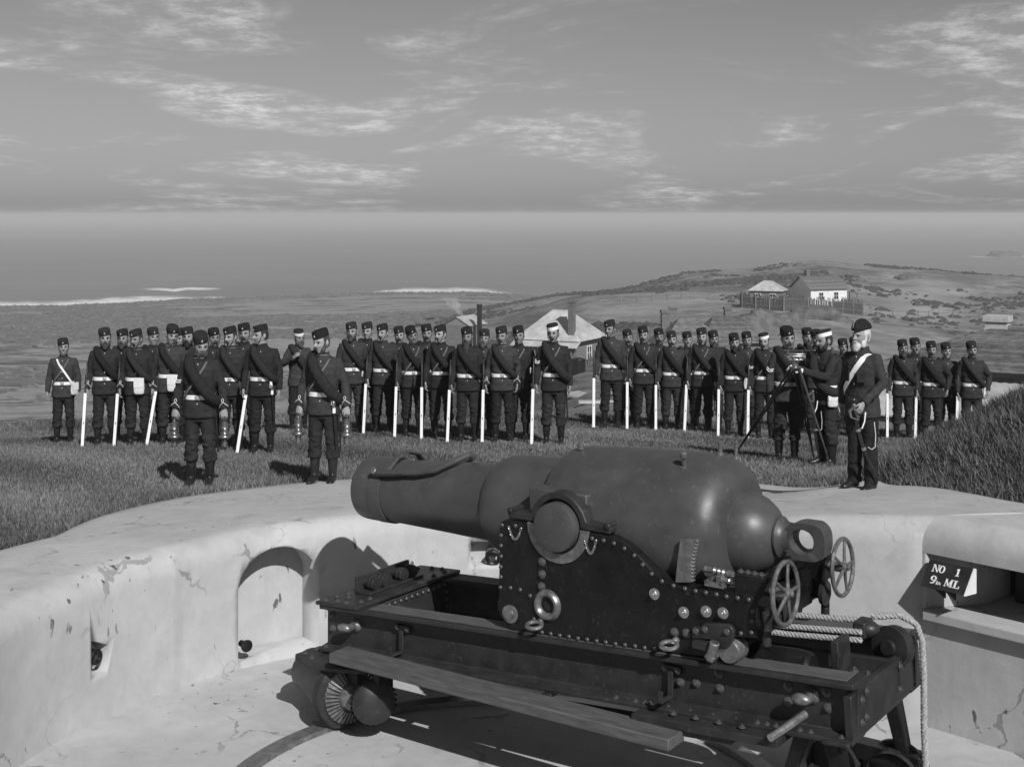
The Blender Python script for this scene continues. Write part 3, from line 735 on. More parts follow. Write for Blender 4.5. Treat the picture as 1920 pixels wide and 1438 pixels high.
# oil cup and spindle on the rear of the near cheek
s_, z_ = gp(1345, 1098, .5); mb = MB(); mb.box((s_, .5, z_+.012), (.13, .10, .024)); mb.box((s_-.02, .5, z_+.04), (.04, .05, .05)); mb.build('spindle_block', 'iron_worn', car, .004)
for k in range(4): link('bolt', NUTS, car, M=Matrix.Translation((s_+(.05 if k % 2 else -.05), .5+(.035 if k > 1 else -.035), z_+.024)) @ Matrix.Rotation(R(-90), 4, 'Y'))
mb = MB(); mb.lathe([(0, .018)]+[(.03+.012*i, .022 if i % 2 else .015) for i in range(9)]+[(.16, .016), (.28, .016)], 16, frameX((s_-.04, .5, z_+.045), (-1, 0, -.12))); mb.build('worm_spindle', 'iron_bright', car)
# rear bracket, eccentric roller and lever socket
brp = [gp(*z7(*k), CW+.04) for k in [(208,1062),(265,1066),(275,1043),(300,1036),(440,1048),(470,1062),(485,1095),(478,1160),(455,1200),(430,1215),(350,1180),(330,1150),(208,1140)]]
mb = MB(); mb.prism(brp, CW+.002, CW+.04, FRY); mb.build('roller_bracket', 'slide_paint', car, .006)
for k in [(232,1090),(293,1078),(440,1095)]: s_, z_ = gp(*z7(*k), CW+.04); link('bolt', NUTS, car, M=yM(s_, CW+.04, z_))
s_, z_ = gp(*z7(455, 1225), CW+.02); mb = MB(); mb.lathe([(-.10, .075), (.02, .075), (.03, .068), (.035, .03)], 32, yM(s_, CW-.0, z_)); mb.build('rear_roller', 'iron_worn', car)
s_, z_ = gp(*z7(330, 1265), CW+.08); mb = MB(); mb.lathe([(-.07, .034), (.02, .034), (.03, .02)], 6, yM(s_, CW+.07, z_)); mb.lathe([(0, .034), (.05, .030), (.10, .030), (.105, .022), (.06, .02)], 20, frameX((s_, CW+.07, z_), (-.3, .15, .9))); mb.build('lever_socket', 'iron_worn', car)
s_, z_ = gp(*z7(265, 1165), CW+.07); mb = MB(); mb.box((s_, CW+.05, z_-.02), (.11, .06, .05)); mb.build('stop_block', 'slide_paint', car, .006)
# elevating gear and handwheels at the rear
def handwheel(u, v, w, r):
    s_, z_ = gp(u, v, w); M = Matrix.Translation((s_, w, z_)) @ Matrix.Rotation(R(3), 4, 'Y')
    mb = MB(); mb.tube([M @ Vector((0, r*math.cos(a), r*math.sin(a))) for a in [2*math.pi*i/40 for i in range(40)]], .0145, 10, True)
    wh = mb.build('handwheel', 'iron_worn', car)
    for k in range(5):
        mb = MB(); a = R(90+72*k+18); mb.tube([M @ Vector((-.012, .02*math.cos(a), .02*math.sin(a))), M @ Vector((-.004, r*.5*math.cos(a), r*.5*math.sin(a))), M @ Vector((0, r*math.cos(a), r*math.sin(a)))], [.013, .0105, .0095], 8); mb.build('spoke', 'iron_worn', wh)
    mb = MB(); mb.lathe([(-.05, .012), (-.045, .019), (-.03, .019), (-.025, .032), (.02, .034), (.25, .022)], 18, M); mb.build('hub', 'iron_worn', wh)
    return s_, z_
h1 = handwheel(1473, 1112, .50, .182); h2 = handwheel(1580, 1063, -.50, .182)
for (hs, hz), sg in ((h1, 1), (h2, -1)):
    mb = MB(); mb.box((hs+.20, sg*.48, hz-.01), (.22, .15, .17)); mb.box((hs+.24, sg*.47, hz-.14), (.12, .12, .2)); mb.build('gear_case', 'gun_dark', car, .015)
    mb = MB(); mb.lathe([(0, .035), (.05, .035), (.06, .028), (.2, .028), (.205, .02)], 16, frameX((hs+.12, sg*.50, hz-.13), (0, 0, -1))); mb.build('stay_pillar', 'slide_paint', car)
    mb = MB(); mb.lathe([(0, .075), (.03, .08), (.035, .06), (.05, .03)], 22, frameX((hs+.1, sg*.40, hz-.16), (-1, 0, 0))); mb.build('bevel_wheel', 'slide_paint', car)
    mb = MB(); mb.lathe([(.0, .02)]+[(.05+.015*i, .026 if i % 2 else .017) for i in range(8)]+[(.2, .018), (.34, .018)], 14, frameX((hs+.55, sg*.46, hz+.05), (-1, 0, -.05))); mb.build('worm_shaft', 'iron_worn', car)
    for k in range(5): link('bolt', NUTS, car, M=Matrix.Translation((hs+.12+.045*k, sg*.48, hz+.075)) @ Matrix.Rotation(R(-90), 4, 'Y'))
mb = MB(); mb.box((h1[0]+.30, 0, h1[1]-.05), (.07, .86, .07)); mb.build('cross_shaft_beam', 'gun_dark', car, .01)
tag(car, 'black riveted iron gun carriage with two spoked handwheels', 'gun carriage')
# ------------------------------------------------ slide (traversing platform)
sld = empty('traversing_slide', GO, GA)
SW = .60
A0 = gp(600, 1133, SW); A1 = gp(1600, 1284, SW); KS = (A1[1]-A0[1])/(A1[0]-A0[0])
def st(s): return A0[1]+KS*(s-A0[0])               # top of the girders
TH = math.atan(KS); GL = A0[0]-A1[0]; GM = (A0[0]+A1[0])/2
HGT = .345
RT = Matrix.Rotation(-TH, 3, 'Y')
for sg in (1, -1):
    ysec = [(.38, 0), (.61, 0), (.61, -.03), (.52, -.045), (.52, -.30), (.62, -.318), (.62, -.345), (.40, -.345), (.40, -.318), (.49, -.30), (.49, -.045), (.38, -.03)]
    rings = [[Vector((s, sg*y, st(s)+z)) for y, z in ysec] for s in np.linspace(A1[0], A0[0], 8)]
    mb = MB(); mb.loft(rings); gd = mb.build('side_girder', 'slide_paint', sld, .006)
    mb = MB(); mb.box((0, 0, 0), (GL-.5, .16, .008)); o = mb.build('wear_strip', 'deck_wood', sld, .002)
    o.matrix_local = Matrix.Translation((GM-.2, sg*.485, st(GM-.2)+.0045)) @ Matrix.Rotation(-TH, 4, 'Y')
# front end: top plate, transom box, buffers
def tb(n_, s, w, dz, sz, mt='slide_paint', bev=.006, par_=None):
    mb = MB(); mb.box((0, 0, 0), sz); o = mb.build(n_, mt, par_ or sld, bev); o.matrix_local = Matrix.Translation((s, w, st(s)+dz)) @ Matrix.Rotation(-TH, 4, 'Y'); return o
FS = A0[0]
tb('front_plate', FS-.18, 0, .014, (.42, 1.24, .028))
tb('front_transom', FS-.38, 0, -.165, (.03, .94, .30))
tb('front_transom', FS-.02, 0, -.165, (.03, .94, .30))
for w in np.linspace(-.40, .40, 13): link('rivet', RIV, sld, M=Matrix.Translation((FS-.395, w, st(FS-.395)-.04)) @ Matrix.Rotation(R(180), 4, 'Z'))
for dz in (-.10, -.16, -.22): 
    for w in (-.43, .43): link('rivet', RIV, sld, M=Matrix.Translation((FS-.395, w, st(FS-.395)+dz)) @ Matrix.Rotation(R(180), 4, 'Z'))
q = gw(736.6, 1135, FS-.396); mb = MB(); mb.lathe([(0, .036), (.006, .036), (.003, .03), (-.012, .028), (-.012, 0)], 20, Matrix.Translation((FS-.394, q[0], q[1])) @ Matrix.Rotation(R(180), 4, 'Z')); mb.build('drain_hole', 'dark_inside', sld)
tb('buffer_bracket', FS-.10, 0, .09, (.03, .62, .12)); tb('buffer_bracket', FS-.17, 0, .036, (.16, .64, .016))
for w in (-.22, -.11, .11, .22):
    mb = MB(); mb.lathe([(0, .035), (.05, .035), (.055, .047), (.075, .050), (.08, .042), (.085, .050), (.11, .050), (.115, .042), (.125, .046), (.13, .0)], 24, Matrix.Translation((FS-.11, w, st(FS-.11)+.095)) @ Matrix.Rotation(R(180), 4, 'Z')); mb.build('buffer', 'slide_paint', sld)
for (ds, w) in [(.02, .58), (.02, .46), (.12, .56), (.12, .44), (.22, .57), (.3, .5), (.3, .4), (.22, -.57), (.12, -.56), (.02, -.5), (.3, -.5), (.05, .36), (.3, -.36)]:
    link('bolt', NUTS, sld, M=Matrix.Translation((FS-ds-.02, w, st(FS-ds)+.028)) @ Matrix.Rotation(R(-90), 4, 'Y'))
# girder side fittings on the near face
NW = .52
for k, mm in [((622,1150), NUT), ((625,1178), NUT), ((1320,1245), NUT), ((1348,1262), NUT), ((1306,1280), NUT), ((1350,1290), NUT), ((1478,1287), NUT), ((1550,1297), NUT), ((1553,1327), NUT), ((1478,1315), NUT), ((1276,1279), NUT)]:
    s_, z_ = gp(k[0], k[1], NW); link('bolt', mm, sld, M=yM(s_, NW, z_))
for u, v in [(655,1186),(662,1197),(685,1197),(705,1199),(612,1188),(1155,1275),(1192,1282),(1209,1285),(1219,1287),(1420,1320),(1438,1324),(1455,1327),(1472,1330),(1500,1335),(1520,1340),(1578,1346)]:
    s_, z_ = gp(u, v, .585); link('bolt', NUTS, sld, M=Matrix.Translation((s_, .585, st(s_)-.318)) @ Matrix.Rotation(R(-90), 4, 'Y'))
def rope_hook(u, v):               # twisted horn cleat
    s_, z_ = gp(u, v, NW); mb = MB(); mb.lathe([(0, .05), (.012, .048), (.03, .03), (.08, .028)], 18, yM(s_, NW, z_)); mb.ball((s_+.03, NW+.10, z_), (.06, .035, .035), 16, 10); mb.build('horn_cleat', 'iron_worn', sld)
rope_hook(668, 1172); rope_hook(1523, 1303)
def step_iron(u0, v0, u1, v1):      # hanging hook iron with two bolts
    s_, z_ = gp(u0, v0, NW); mb = MB(); mb.box((s_, NW+.012, z_), (.13, .024, .04)); mb.box((s_-.0, NW+.035, z_-.09), (.035, .014, .16)); mb.box((s_, NW+.10, z_-.165), (.035, .14, .014)); mb.box((s_, NW+.165, z_-.13), (.035, .014, .07)); mb.build('step_iron', 'slide_paint', sld, .003)
    for d in (-.045, .045): link('bolt', NUTS, sld, M=yM(s_+d, NW+.024, z_))
step_iron(758, 1176, 0, 0); step_iron(1262, 1252, 0, 0)
# rear end: cross beams, compressor cylinder, sheave
RS = A1[0]
tb('rear_beam', RS+.035, 0, -.20, (.05, 1.18, .25)); tb('rear_flange', RS+.09, 0, -.335, (.16, 1.30, .025)); tb('rear_corner_plate', RS+.2, .16, -.115, (.34, .30, .02))
for w in (.42, .34, .26, .02, -.06, -.34): link('bolt', NUTS, sld, M=Matrix.Translation((RS+.06, w, st(RS)-.325)) @ Matrix.Rotation(R(-90), 4, 'Y'))
for w, dz in ((.45, -.13), (.45, -.26), (.38, -.10), (.38, -.25), (-.20, -.12), (-.20, -.26), (-.32, -.12)): link('bolt', NUTS, sld, M=Matrix.Translation((RS+.008, w, st(RS)+dz)) @ Matrix.Rotation(R(180), 4, 'Z'))
mb = MB(); mb.lathe([(0, .0), (0, .085), (.02, .105), (.10, .115), (2.2, .115), (2.3, .10), (2.3, 0)], 36, Matrix.Translation((RS+.42, .16, st(RS+.4)-.10)) @ Matrix.Rotation(-TH, 4, 'Y'), cap=False); mb.build('compressor_cylinder', 'gun_dark', sld)
mb = MB(); mb.lathe([(-.02, .03), (.4, .03)], 14, Matrix.Translation((RS+.05, .16, st(RS)-.12)) @ Matrix.Rotation(-TH, 4, 'Y')); mb.build('piston_rod', 'iron_worn', sld)
for k, (ds, w) in enumerate(((.10, .22), (.10, .10), (.2, .26), (.2, .06), (.28, .22))): link('bolt', NUT, sld, M=Matrix.Translation((RS+ds, w, st(RS+ds)-.104)) @ Matrix.Rotation(R(-90), 4, 'Y'))
tb('stop_bracket', RS+.30, .02, -.02, (.05, .20, .19)); tb('middle_beam', RS+1.0, -.22, -.17, (2.0, .05, .16)); tb('cross_beam', FS-1.6, 0, -.31, (.12, .95, .03)); tb('cross_beam', FS-2.8, 0, -.31, (.12, .95, .03))
# rear footboard rail on the far side and rope sheave block
def sheave(s, w, dz):
    mb = MB(); mb.ball((s, w, st(s)+dz), (.085, .07, .055), 20, 12); mb.box((s+.02, w, st(s)+dz), (.08, .15, .10)); mb.build('sheave_block', 'slide_paint', sld, .01)
    mb = MB(); mb.lathe([(-.05, .13), (-.015, .13), (-.005, .115), (.005, .115), (.015, .13), (.03, .13), (.035, .05), (.06, .045)], 32, frameX((s-.13, w-.10, st(s)-.03), (.25, .95, .1))); mb.build('sheave', 'slide_paint', sld)
sheave(RS+.22, -.20, .09)
for sg in (1, -1):
    mb = MB()
    for d in (0, .26): mb.hexa([Vector((RS+.02+d*1.6, sg*.44, .32)), Vector((RS+.10+d*1.6, sg*.44, .32)), Vector((RS+.10+d*1.6, sg*.52, .32)), Vector((RS+.02+d*1.6, sg*.52, .32)), Vector((RS+.12+d*.6, sg*.42, st(RS)-.345)), Vector((RS+.22+d*.6, sg*.42, st(RS)-.345)), Vector((RS+.22+d*.6, sg*.54, st(RS)-.345)), Vector((RS+.12+d*.6, sg*.54, st(RS)-.345))])
    mb.box((RS+.30, sg*.48, .34), (.70, .14, .10)); mb.build('rear_truck_frame', 'gun_dark', sld, .01)
    for d in (.12, .52):
        mb = MB(); mb.lathe([(-.09, .17), (.02, .18), (.03, .215), (.06, .215), (.065, .09), (.09, .05), (.1, .0)], 32, frameX((RS+d, sg*.46, .22), (.0, sg, 0)), cap=False); mb.build('rear_roller', 'slide_paint', sld)
mb = MB(); q = gp(1500, 1358, .75); mb.lathe([(0, .022), (.30, .022), (.305, .015)], 14, frameX((q[0]+.08, .98, q[1]-.02), (-.30, -.9, .22))); mb.build('traversing_lever', 'iron_bright', sld)
# front trucks: bracket plate, big flanged roller with bevel gear
def front_truck(sg):
    zf = st(FS-.2)-.345
    mb = MB(); mb.prism([(FS+.10, .50), (FS+.12, .74), (FS+.06, .80), (FS-.28, .82), (FS-.55, .70), (FS-.55, .40), (FS-.1, .40)], zf-.055, zf-.02, lambda a, b, t: Vector((a, sg*b, t))); mb.build('truck_plate', 'slide_paint', sld, .008)
    for (ds, w) in ((.06, .70), (-.05, .74), (.05, .58)): link('bolt', NUTS, sld, M=Matrix.Translation((FS+ds, sg*w, zf-.02)) @ Matrix.Rotation(R(-90), 4, 'Y'))
    cx_, cw_ = FS-.30, .62; r_ = .245
    ax = Vector((.60, -.22, .0)).normalized() if sg > 0 else Vector((.60, .22, 0)).normalized()
    c_ = Vector((cx_, sg*cw_, .035+r_))
    M = frameX(c_, ax)
    mb = MB(); mb.lathe([(-.02, .05), (-.02, .20), (0, .245), (.03, .262), (.06, .262), (.075, .242), (.095, .245), (.12, .235), (.13, .205), (.62, .165), (.64, .15), (.64, .03)], 56, M); rl = mb.build('front_roller', 'slide_paint', sld)
    mb = MB(); n = 36
    for i in range(n):
        a = 2*math.pi*i/n; d0 = Vector((0, math.cos(a), math.sin(a))); d1 = Vector((0, -math.sin(a), math.cos(a)))
        p = lambda x, r, t: M @ (Vector((x, 0, 0))+d0*r+d1*t)
        mb.hexa([p(-.012, .20, -.010), p(-.012, .20, .010), p(-.055, .11, .006), p(-.055, .11, -.006), p(-.045, .205, -.007), p(-.045, .205, .007), p(-.085, .115, .004), p(-.085, .115, -.004)])
    mb.lathe([(-.02, .2), (-.06, .11), (-.10, .09), (-.11, .05), (-.2, .045), (-.2, 0)], 32, M); mb.build('bevel_gear', 'iron_worn', rl)
    M2 = frameX((cx_-.32, sg*(cw_+.08), .035+r_+.03), (-.75, .65*sg, .0))
    mb = MB()
    for i in range(28):
        a = 2*math.pi*i/28; d0 = Vector((0, math.cos(a), math.sin(a))); d1 = Vector((0, -math.sin(a), math.cos(a)))
        p = lambda x, r, t: M2 @ (Vector((x, 0, 0))+d0*r+d1*t)
        mb.hexa([p(-.02, .165, -.009), p(-.02, .165, .009), p(-.07, .10, .006), p(-.07, .10, -.006), p(.01, .172, -.006), p(.01, .172, .006), p(-.085, .105, .004), p(-.085, .105, -.004)])
    mb.lathe([(-.08, .03), (-.07, .10), (-.02, .16), (.03, .155), (.06, .12), (.08, .06), (.085, 0)], 32, M2, cap=False); mb.build('drive_gear', 'slide_paint', sld)
    mb = MB(); mb.box((cx_-.05, sg*cw_, zf-.10), (.2, .12, .12)); mb.box((cx_-.36, sg*(cw_+.02), zf-.12), (.06, .16, .2)); mb.build('truck_frame', 'gun_dark', sld, .01)
front_truck(1); front_truck(-1)
# running boards along the near side
q0 = gp(622, 1222, .86); q1 = gp(1258, 1384, .86)
def plank(n_, a, b, w0, w1, th, mt='deck_wood'):
    mb = MB(); mb.hexa([Vector((a[0], w0, a[1]-th)), Vector((b[0], w0, b[1]-th)), Vector((b[0], w1, b[1]-th)), Vector((a[0], w1, a[1]-th)), Vector((a[0], w0, a[1])), Vector((b[0], w0, b[1])), Vector((b[0], w1, b[1])), Vector((a[0], w1, a[1]))]); return mb.build(n_, mt, sld, .006)
plank('running_board', q0, q1, .69, .89, .07)
z_ = q1[1]
plank('lower_beam', (q0[0]-.9, q0[1]-.16), (q1[0]-.25, q1[1]-.02), .44, .56, .06, 'slide_paint')
for t in (.3, .42, .62):
    s_ = q0[0]*(1-t)+q1[0]*t; zb = q0[1]*(1-t)+q1[1]*t
    mb = MB(); mb.box((s_, .60, st(s_)-.36), (.05, .12, .03)); mb.hexa([Vector((s_-.02, .60, st(s_)-.37)), Vector((s_+.02, .60, st(s_)-.37)), Vector((s_+.02, .63, st(s_)-.37)), Vector((s_-.02, .63, st(s_)-.37)), Vector((s_-.02, .76, zb-.04)), Vector((s_+.02, .76, zb-.04)), Vector((s_+.02, .80, zb-.04)), Vector((s_-.02, .80, zb-.04))][::1]); mb.build('board_bracket', 'slide_paint', sld, .004)
for k in range(8):
    s_ = q1[0]+.02-.085*k*.9; w = .58+(.08 if k % 2 else 0); zb = q1[1]+.03
    if k == 0: plank('bolted_foot_plate', (q1[0]+.35, zb), (q1[0]-.62, zb+.06), .48, .73, .05, 'slide_paint')
    link('bolt', NUTS, sld, M=Matrix.Translation((s_+.15, w, zb+.02+.06*(.2-(s_-q1[0]))*.8)) @ Matrix.Rotation(R(-90), 4, 'Y'))
tag(sld, 'dark iron traversing slide with long side girders on rollers', 'gun slide')
# ------------------------------------------------ the rope tackle at the slide's rear
def twisted(mb, path, r, pitch=.075, strands=3, n=6):
    path = [Vector(p) for p in path]; L = [0]
    for i in range(1, len(path)): L.append(L[-1]+(path[i]-path[i-1]).length)
    m = max(8, int(L[-1]/.012)); P = []
    for i in range(m+1):
        d = L[-1]*i/m; k = min(len(path)-2, int(np.searchsorted(L, d, 'right')-1)); t = (d-L[k])/max(1e-6, L[k+1]-L[k]); P.append(path[k].lerp(path[k+1], t))
    for s_ in range(strands):
        Q = []
        for i, p in enumerate(P):
            T = (P[min(i+1, m)]-P[max(i-1, 0)]).normalized(); a = Vector((0, 0, 1)) if abs(T.z) < .85 else Vector((0, 1, 0)); a = (a-T*a.dot(T)).normalized(); b = T.cross(a)
            an = 2*math.pi*(i*L[-1]/m/pitch+s_/strands); Q.append(p+(a*math.cos(an)+b*math.sin(an))*r*.5)
        mb.tube(Q, r*.56, n)
rope = empty('tackle_rope', GO, GA)
zz = lambda s: st(s)+.085
mb = MB()
for j, (w, dz) in enumerate(((-.10, .0), (-.10, -.05), (-.26, .03))):
    twisted(mb, [(RS+1.15, w+.05, zz(RS+1.1)+dz), (RS+.7, w, zz(RS+.7)+dz-.015), (RS+.22, w-.02, zz(RS+.22)+dz)], .0195)
mb.build('tackle_fall', 'rope', rope)
mb = MB(); e0 = gw(1715, 1230, RS-.06)
twisted(mb, [(RS+.22, -.30, zz(RS+.2)+.05), (RS+.06, -.36, zz(RS)+.06), (RS-.03, -.40, zz(RS)+.01), (RS-.06, -.42, zz(RS)-.10), (RS-.07, -.42, .9), (RS-.07, -.425, .6), (RS-.08, -.43, .30), (RS-.10, -.44, .05)], .0215)
mb.build('hanging_end', 'rope', rope)
mb = MB(); twisted(mb, [(RS-.1+.16*math.cos(a*.6)*(1-.004*a)-.1, -.46+.16*math.sin(a*.6)-.08, .045+.012*a*.5) for a in range(0, 32)], .0215); mb.build('coil', 'rope', rope)
tag(rope, 'twisted pale tackle rope lashed over the rear of the slide and hanging down', 'rope')
# ================================================================== PEOPLE
# A figure stands 1.72 m bare-headed, faces -y, its own left is +x.
def remeshed(mb, name, mats, voxel, smooth=4, dec=None):
    o = mb.build(name, mats); r = o.modifiers.new('r', 'REMESH'); r.mode = 'VOXEL'; r.voxel_size = voxel; r.use_smooth_shade = True
    if smooth: s_ = o.modifiers.new('s', 'SMOOTH'); s_.iterations = smooth; s_.factor = .5
    if dec: d_ = o.modifiers.new('d', 'DECIMATE'); d_.ratio = dec
    bpy.context.view_layer.update()
    me = evaluated(o, name); bpy.data.objects.remove(o)
    me.materials.clear()
    for m_ in ([mats] if isinstance(mats, str) else mats): me.materials.append(MATS[m_])
    me.polygons.foreach_set('use_smooth', [True]*len(me.polygons)); return me
def ring_(cx, cy, z, rx, ry, n=28, p=2.3, tilt=0):
    q = []
    for i in range(n):
        a = 2*math.pi*i/n; c, s_ = math.cos(a), math.sin(a)
        q.append(Vector((cx+rx*math.copysign(abs(c)**(2/p), c), cy+ry*math.copysign(abs(s_)**(2/p), s_), z+tilt*math.copysign(abs(s_)**(2/p), s_))))
    return q
NECK = Vector((0, .02, 1.48)); HS = 1.11
def head_mb(mb):
    n, k = 36, 30; vs = []
    c = Vector((0, .0, 1.600))
    def bmp(x, z, cx_, cz_, sx, sz): return math.exp(-((x-cx_)/sx)**2-((z-cz_)/sz)**2)
    base = MB(); base.ball((0, 0, 0), 1, n, k)
    out = []
    for q in base.v:
        x, y, z = q
        rx, ry, rz = .074, .094, .122
        X, Y, Z = x*rx, y*ry, z*rz
        if Z < 0:                                   # jaw
            t = -Z/rz; X *= 1-.28*t*t; Y = Y*(1-.18*t) if Y > 0 else Y*(1-.10*t)-.012*t*t
        if Y < 0:                                   # the face: brows, sockets, nose, lips, chin
            f = min(1, -Y/.05)
            d = 0
            d += .006*bmp(X, Z, 0, .022, .05, .012)
            for sx in (-1, 1):
                d -= .014*bmp(X, Z, sx*.031, .003, .016, .011)
                d += .006*bmp(X, Z, sx*.042, -.022, .018, .018)
            d += .012*bmp(X, Z, 0, .0, .010, .02)+.028*bmp(X, Z, 0, -.024, .013, .014)+.01*bmp(X, Z, 0, -.012, .011, .018)
            d += .006*bmp(X, Z, 0, -.058, .022, .007)-.004*bmp(X, Z, 0, -.066, .02, .004)+.006*bmp(X, Z, 0, -.072, .018, .006)
            d += .012*bmp(X, Z, 0, -.10, .022, .016)
            Y -= d*f
        out.append((X, Y+c.y, Z+c.z))
    mb.add(out, base.f)
    for sx in (-1, 1): mb.ball((sx*.076, .012, 1.598), (.010, .019, .031), 10, 8)
def hand_mb(mb, wr, dirn, palm_n, side, curl=.5, scale=1.0):
    """wrist point, direction of the fingers, direction the palm faces, side=+1 if thumb lies along +(dirn x palm_n)"""
    d = Vector(dirn).normalized(); pn = Vector(palm_n); pn = (pn-d*pn.dot(d)).normalized(); tx = d.cross(pn)*side
    wr = Vector(wr); S = scale
    rg = []
    for t, w, th in ((-.02, .026, .021), (.01, .030, .019), (.045, .042, .017), (.085, .043, .015), (.095, .038, .012)):
        c = wr+d*t*S; rg.append([c+tx*w*S*math.cos(2*math.pi*i/14)+pn*th*S*math.sin(2*math.pi*i/14) for i in range(14)])
    mb.loft(rg)
    for i, (off, ln) in enumerate(((.033, .074), (.011, .082), (-.011, .076), (-.033, .060))):
        p = wr+d*.085*S+tx*off*S; a = 0; pts = [p-d*.02*S, p]; rad = [.0088*S, .0092*S]
        for j, seg in enumerate((.42, .33, .25)):
            a += curl*(.55+.35*j); v_ = d*math.cos(a)+pn*math.sin(a); p = p+v_*ln*seg*S; pts.append(p); rad.append((.0088-.0012*j)*S)
        mb.tube(pts, rad, 8)
    p = wr+d*.025*S+tx*.026*S; v1 = (tx*.62+d*.75+pn*.25).normalized(); v2 = (d*.85+pn*.5+tx*.05).normalized()
    mb.tube([p-v1*.01*S, p+v1*.038*S, p+v1*.038*S+v2*.032*S, p+v1*.038*S+v2*.055*S], [.012*S, .011*S, .0095*S, .007*S], 8)
# arms: (shoulder, elbow, wrist, finger direction, palm normal, curl) for right (-x) and left (+x)
def SH(s): return Vector((s*.174, .015, 1.375))
POSE = {
 'order': dict(R=((-.245, .03, 1.13), (-.262, -.05, .885), (-.02, -.25, -1), (1, -.1, 0), .55), L=((.245, .04, 1.125), (.250, -.015, .875), (0, -.1, -1), (-1, -.25, 0), .38)),
 'order2': dict(R=((-.235, .05, 1.12), (-.268, -.03, .88), (-.02, -.2, -1), (1, -.1, 0), .6), L=((.255, .065, 1.14), (.238, -.05, .895), (-.1, -.25, -1), (-1, -.4, 0), .55)),
 'lamps': dict(R=((-.262, .04, 1.13), (-.30, -.02, .885), (-.03, -.06, -1), (.3, 1, 0), 1.0), L=((.262, .04, 1.13), (.30, -.02, .885), (.03, -.06, -1), (-.3, 1, 0), 1.0)),
 'akimbo': dict(R=((-.245, .03, 1.13), (-.262, -.05, .885), (-.02, -.25, -1), (1, -.1, 0), .55), L=((.33, .07, 1.16), (.27, -.06, .93), (-.1, -.4, -1), (-1, 0, 0), .6)),
 'reach': dict(R=((-.22, -.18, 1.20), (-.10, -.42, 1.27), (.2, -1, .15), (.6, 0, -.8), .8), L=((.235, -.14, 1.17), (.10, -.42, 1.25), (-.1, -1, .15), (-.6, 0, -.8), .8)),
 'sword': dict(R=((-.245, .03, 1.13), (-.255, -.02, .88), (0, -.1, -1), (1, -.2, 0), .4), L=((.265, .01, 1.13), (.205, -.27, .95), (-.05, -.65, -.75), (-1, .1, .1), .95)),
 'raised': dict(R=((-.30, -.02, 1.17), (-.16, -.24, 1.30), (.5, -.6, .6), (1, 0, 0), .7), L=((.26, .03, 1.13), (.20, -.18, 1.02), (-.6, -.7, 0), (0, 1, 0), .6)),
}
def arm_pts(pose, k):
    s_ = -1 if k == 'R' else 1; e, w = Vector(POSE[pose][k][0]), Vector(POSE[pose][k][1]); return SH(s_), e, w
def body_mesh(pose):
    mb = MB(); head_mb(mb)
    mb.loft([ring_(0, .018, 1.40, .075, .07), ring_(0, .016, 1.45, .062, .064), ring_(0, .008, 1.50, .056, .060), ring_(0, .002, 1.545, .055, .060)])
    mb.loft([ring_(0, .01, z, rx, ry) for z, rx, ry in ((.86, .13, .10), (.95, .145, .105), (1.05, .13, .10), (1.18, .14, .105), (1.30, .155, .105), (1.38, .15, .09), (1.43, .08, .07))])
    for k in 'RL':
        a, e, w = arm_pts(pose, k); mb.tube([a+Vector((0, 0, .01)), a.lerp(e, .5), e, e.lerp(w, .5), w], [.05, .042, .036, .034, .026], 12)
        _, _, d, pn, cu = POSE[pose][k]; hand_mb(mb, w, d, pn, 1 if k == 'R' else -1, cu)
    for s_ in (-1, 1): mb.tube([(s_*.085, .01, .90), (s_*.105, .005, .5), (s_*.113, .02, .10), (s_*.113, .01, .06), (s_*.120, -.08, .035)], [.075, .05, .030, .026, .018], 12)
    return remeshed(mb, 'person', 'skin', .0056, 2, .45)
def turned(me, yaw, pitch, roll=0):
    """the same body with the head turned on its neck"""
    m2 = me.copy(); n = len(m2.vertices); co = np.empty(n*3); m2.vertices.foreach_get('co', co); co = co.reshape(-1, 3)
    t = np.clip((co[:, 2]-1.44)/.075, 0, 1)*(np.abs(co[:, 0]) < .13); t = t*t*(3-2*t)
    pv = np.array(NECK); d = (co-pv)*(1+(HS-1)*t)[:, None]
    a = yaw*t; x = d[:, 0]*np.cos(a)-d[:, 1]*np.sin(a); y = d[:, 0]*np.sin(a)+d[:, 1]*np.cos(a); z = d[:, 2]
    # pitch about the turned side axis, roll about the turned front axis
    sx, sy = np.cos(a), np.sin(a); fx, fy = np.sin(a), -np.cos(a)
    ls = x*sx+y*sy; lf = x*fx+y*fy
    b = pitch*t; lf2 = lf*np.cos(b)+z*np.sin(b); z2 = -lf*np.sin(b)+z*np.cos(b)
    g = roll*t; ls2 = ls*np.cos(g)+z2*np.sin(g); z3 = -ls*np.sin(g)+z2*np.cos(g)
    co2 = np.stack([ls2*sx+lf2*fx, ls2*sy+lf2*fy, z3], 1)+pv
    m2.vertices.foreach_set('co', co2.ravel()); m2.update(); return m2
def headM(yaw, pitch, roll=0):
    sx, sy = math.cos(yaw), math.sin(yaw); fx, fy = math.sin(yaw), -math.cos(yaw)
    B = Matrix(((sx, fx, 0), (sy, fy, 0), (0, 0, 1)))           # columns: side, front, up
    P = Matrix(((1, 0, 0), (0, math.cos(pitch), math.sin(pitch)), (0, -math.sin(pitch), math.cos(pitch))))
    Q = Matrix(((math.cos(roll), 0, math.sin(roll)), (0, 1, 0), (-math.sin(roll), 0, math.cos(roll))))
    L = Matrix(((1, 0, 0), (0, -1, 0), (0, 0, 1)))              # model -> (side, front, up)
    return Matrix.Translation(NECK) @ (B @ Q @ P @ L).to_4x4() @ Matrix.Scale(HS, 4) @ Matrix.Translation(-NECK)
